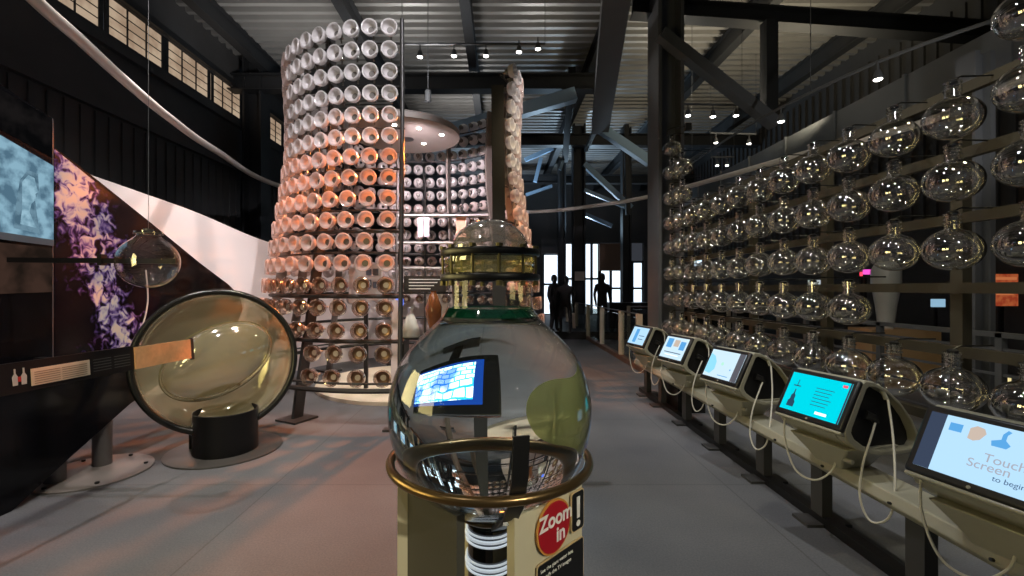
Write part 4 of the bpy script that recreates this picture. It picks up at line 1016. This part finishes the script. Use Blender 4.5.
for z in (.992, .925): obj('caustic_coil', MB().torus(.059, .0045, AX+Vector((0, -.0, z)), 40, 6).torus(.059, .003, AX+Vector((0, -.0, z+.012)), 40, 6).torus(.059, .003, AX+Vector((0, 0, z-.012)), 40, 6), pm('glowing caustic', (.8, .85, .85), .2, .3, (.8, .9, 1), .35) if z == .992 else bpy.data.materials['glowing caustic'], colm)  # rings of caustic light, their glow put into the material
# signs on the right board
d = Vector((.19, .19, 0)).normalized(); n_ = Vector((.7071, -.7071, 0)); base = Vector((.0145, .93, 0))+n_*.004
def spx(px):  # distance along board for a pixel column
    tx = (px-VX)/F; b0 = base; return (b0.x-tx*b0.y)/(tx*d.y-d.x)
U = d; V = Vector((0, 0, 1))
def zat(px, py):
    q = base+d*spx(px); return EYE+(HY-py)*q.y/F
cs = spx(553); cz_ = zat(553, 526); rz_ = (zat(553, 500)-zat(553, 554))/2
sg = obj('sign_disc', MB().prism(circ(0, 0, rz_, None, 40), base+d*cs+V*cz_, U, V, .004), pm('orange rim', (.62, .28, .06), .5), ped)
n2 = U.cross(V)
obj('sign_face', MB().prism(circ(0, 0, rz_*.92, None, 40), base+d*cs+V*cz_+n2*.004, U, V, .0015), pm('sign red', (.42, .008, .02), .45), sg)
WT = pm('white lettering', (.9, .88, .85), .5)
text('lettering', 'Zoom', .048, base+d*(cs-.056)+V*(cz_+.004)+n2*.0062, U, V, WT, sg, bold=.0012)
text('lettering', 'in', .048, base+d*(cs+.004)+V*(cz_-.036)+n2*.0062, U, V, WT, sg, bold=.0012)
def rrect(x0, x1, y0, y1, r=.008, n=5):
    out = []
    for (cx, cy, a0) in ((x1-r, y0+r, -90), (x1-r, y1-r, 0), (x0+r, y1-r, 90), (x0+r, y0+r, 180)):
        out += [(cx+r*math.cos(math.radians(a0+90*i/n)), cy+r*math.sin(math.radians(a0+90*i/n))) for i in range(n+1)]
    return out
TANR = pm('tan sign edge', (.62, .45, .25), .5)
x0, x1 = spx(570), spx(582.5); zt, zb = zat(576, 490), zat(576, 530)
ex = obj('exclamation_plate', MB().prism(rrect(x0, x1, zb, zt), base-n2*.0, U, V, .004), TANR, ped)
obj('plate_face', MB().prism(rrect(x0+.003, x1-.003, zb+.003, zt-.003), base+n2*.004, U, V, .0012), PLASTB, ex)
xm = (x0+x1)/2
obj('exclamation_mark', MB().prism([(xm-.0055, zb+.032), (xm+.0055, zb+.032), (xm+.0065, zt-.014), (xm-.0065, zt-.014)], base+n2*.0055, U, V, .001).prism(circ(xm, zb+.019, .0075), base+n2*.0055, U, V, .001), WT, ex)
x0, x1 = spx(536), spx(582.5); zt, zb = zat(582, 535), zat(582, 535)-.115
cp = obj('caption_plate', MB().prism(rrect(x0, x1, zb, zt), base, U, V, .003), TANR, ped)
obj('plate_face', MB().prism(rrect(x0+.002, x1-.003, zb+.003, zt-.003), base+n2*.003, U, V, .001), PLASTB, cp)
for i, s_ in enumerate(('See the giant water lens', 'magnify the TV images', 'behind it.')):
    text('caption_text', s_, .0125, base+d*(x0+.010)+V*(zt-.022-.0165*i)+n2*.0045, U, V, WT, cp)

# ================================================================== TELEVISION behind the bottle, and the round label on the glass
def tv_mat():
    m, t, n, l = nt('bright cyan video'); n.remove(n['Principled BSDF']); e = n.new('ShaderNodeEmission')
    tc = n.new('ShaderNodeTexCoord'); mp = n.new('ShaderNodeMapping'); mp.inputs['Rotation'].default_value = (PI/2, 0, 0); l.new(tc.outputs['Object'], mp.inputs[0])
    b = n.new('ShaderNodeTexBrick'); b.inputs['Scale'].default_value = 1; b.inputs['Brick Width'].default_value = .085; b.inputs['Row Height'].default_value = .042; b.inputs['Mortar Size'].default_value = .005
    b.inputs['Color1'].default_value = (.45, .95, 1, 1); b.inputs['Color2'].default_value = (.95, 1, 1, 1); b.inputs['Mortar'].default_value = (.02, .35, .75, 1)
    a = n.new('ShaderNodeTexNoise'); a.inputs['Scale'].default_value = 6; l.new(tc.outputs['Object'], a.inputs['Vector'])
    va = n.new('ShaderNodeVectorMath'); va.operation = 'MULTIPLY_ADD'; va.inputs[1].default_value = (.06, .06, .06); l.new(a.outputs['Color'], va.inputs[0]); l.new(mp.outputs[0], va.inputs[2])
    l.new(va.outputs[0], b.inputs['Vector'])
    cr = n.new('ShaderNodeValToRGB'); cr.color_ramp.elements[0].position = .42; cr.color_ramp.elements[0].color = (.01, .10, .45, 1); cr.color_ramp.elements[1].position = .5; cr.color_ramp.elements[1].color = (1, 1, 1, 1)
    a2 = n.new('ShaderNodeTexNoise'); a2.inputs['Scale'].default_value = 3.2; l.new(tc.outputs['Object'], a2.inputs['Vector']); l.new(a2.outputs['Fac'], cr.inputs[0])
    mx = n.new('ShaderNodeMix'); mx.data_type = 'RGBA'; mx.blend_type = 'MULTIPLY'; mx.inputs[0].default_value = .8
    l.new(b.outputs['Color'], mx.inputs[6]); l.new(cr.outputs[0], mx.inputs[7]); l.new(mx.outputs[2], e.inputs[0]); e.inputs[1].default_value = 2.2
    l.new(e.outputs[0], n['Material Output'].inputs[0]); return m
TVM = tv_mat()
tv = thing('television', 'low black television with bright cyan picture, seen inverted through the water bottle', 'television', (.27, 3.62, 0))
obj('case', MB().box((.275, 3.62, .46), (.83, .05, .42)), PLASTB, tv, bevel=.01)
obj('screen_border', MB().box((.325, 3.5935, .46), (.73, .004, .30)), emis('deep blue video border', (.01, .06, .35), 1), tv)
obj('screen', MB().box((.345, 3.590, .46), (.66, .004, .25)), TVM, tv)
obj('stand', MB().box((.22, 3.67, .15), (.10, .05, .30)).box((.22, 3.66, .012), (.40, .22, .024)), BLACKM, tv)

lab = MB(); dd = Vector((math.sin(math.radians(25)), math.cos(math.radians(25)), -.22)).normalized(); Ml = dd.to_track_quat('Z', 'Y').to_matrix()
lab.lathe([(0, .2515)]+[(.252*math.sin(a), .252*math.cos(a)) for a in [.20*i/6 for i in range(1, 7)]], 36, AX+Vector((0, 0, 1.290)), Ml)
obj('round_label', lab, thin_glass('yellow green label', (.9, .95, .45), 1.5, .5, .1, .85, (.95, .97, .38), .35), car)
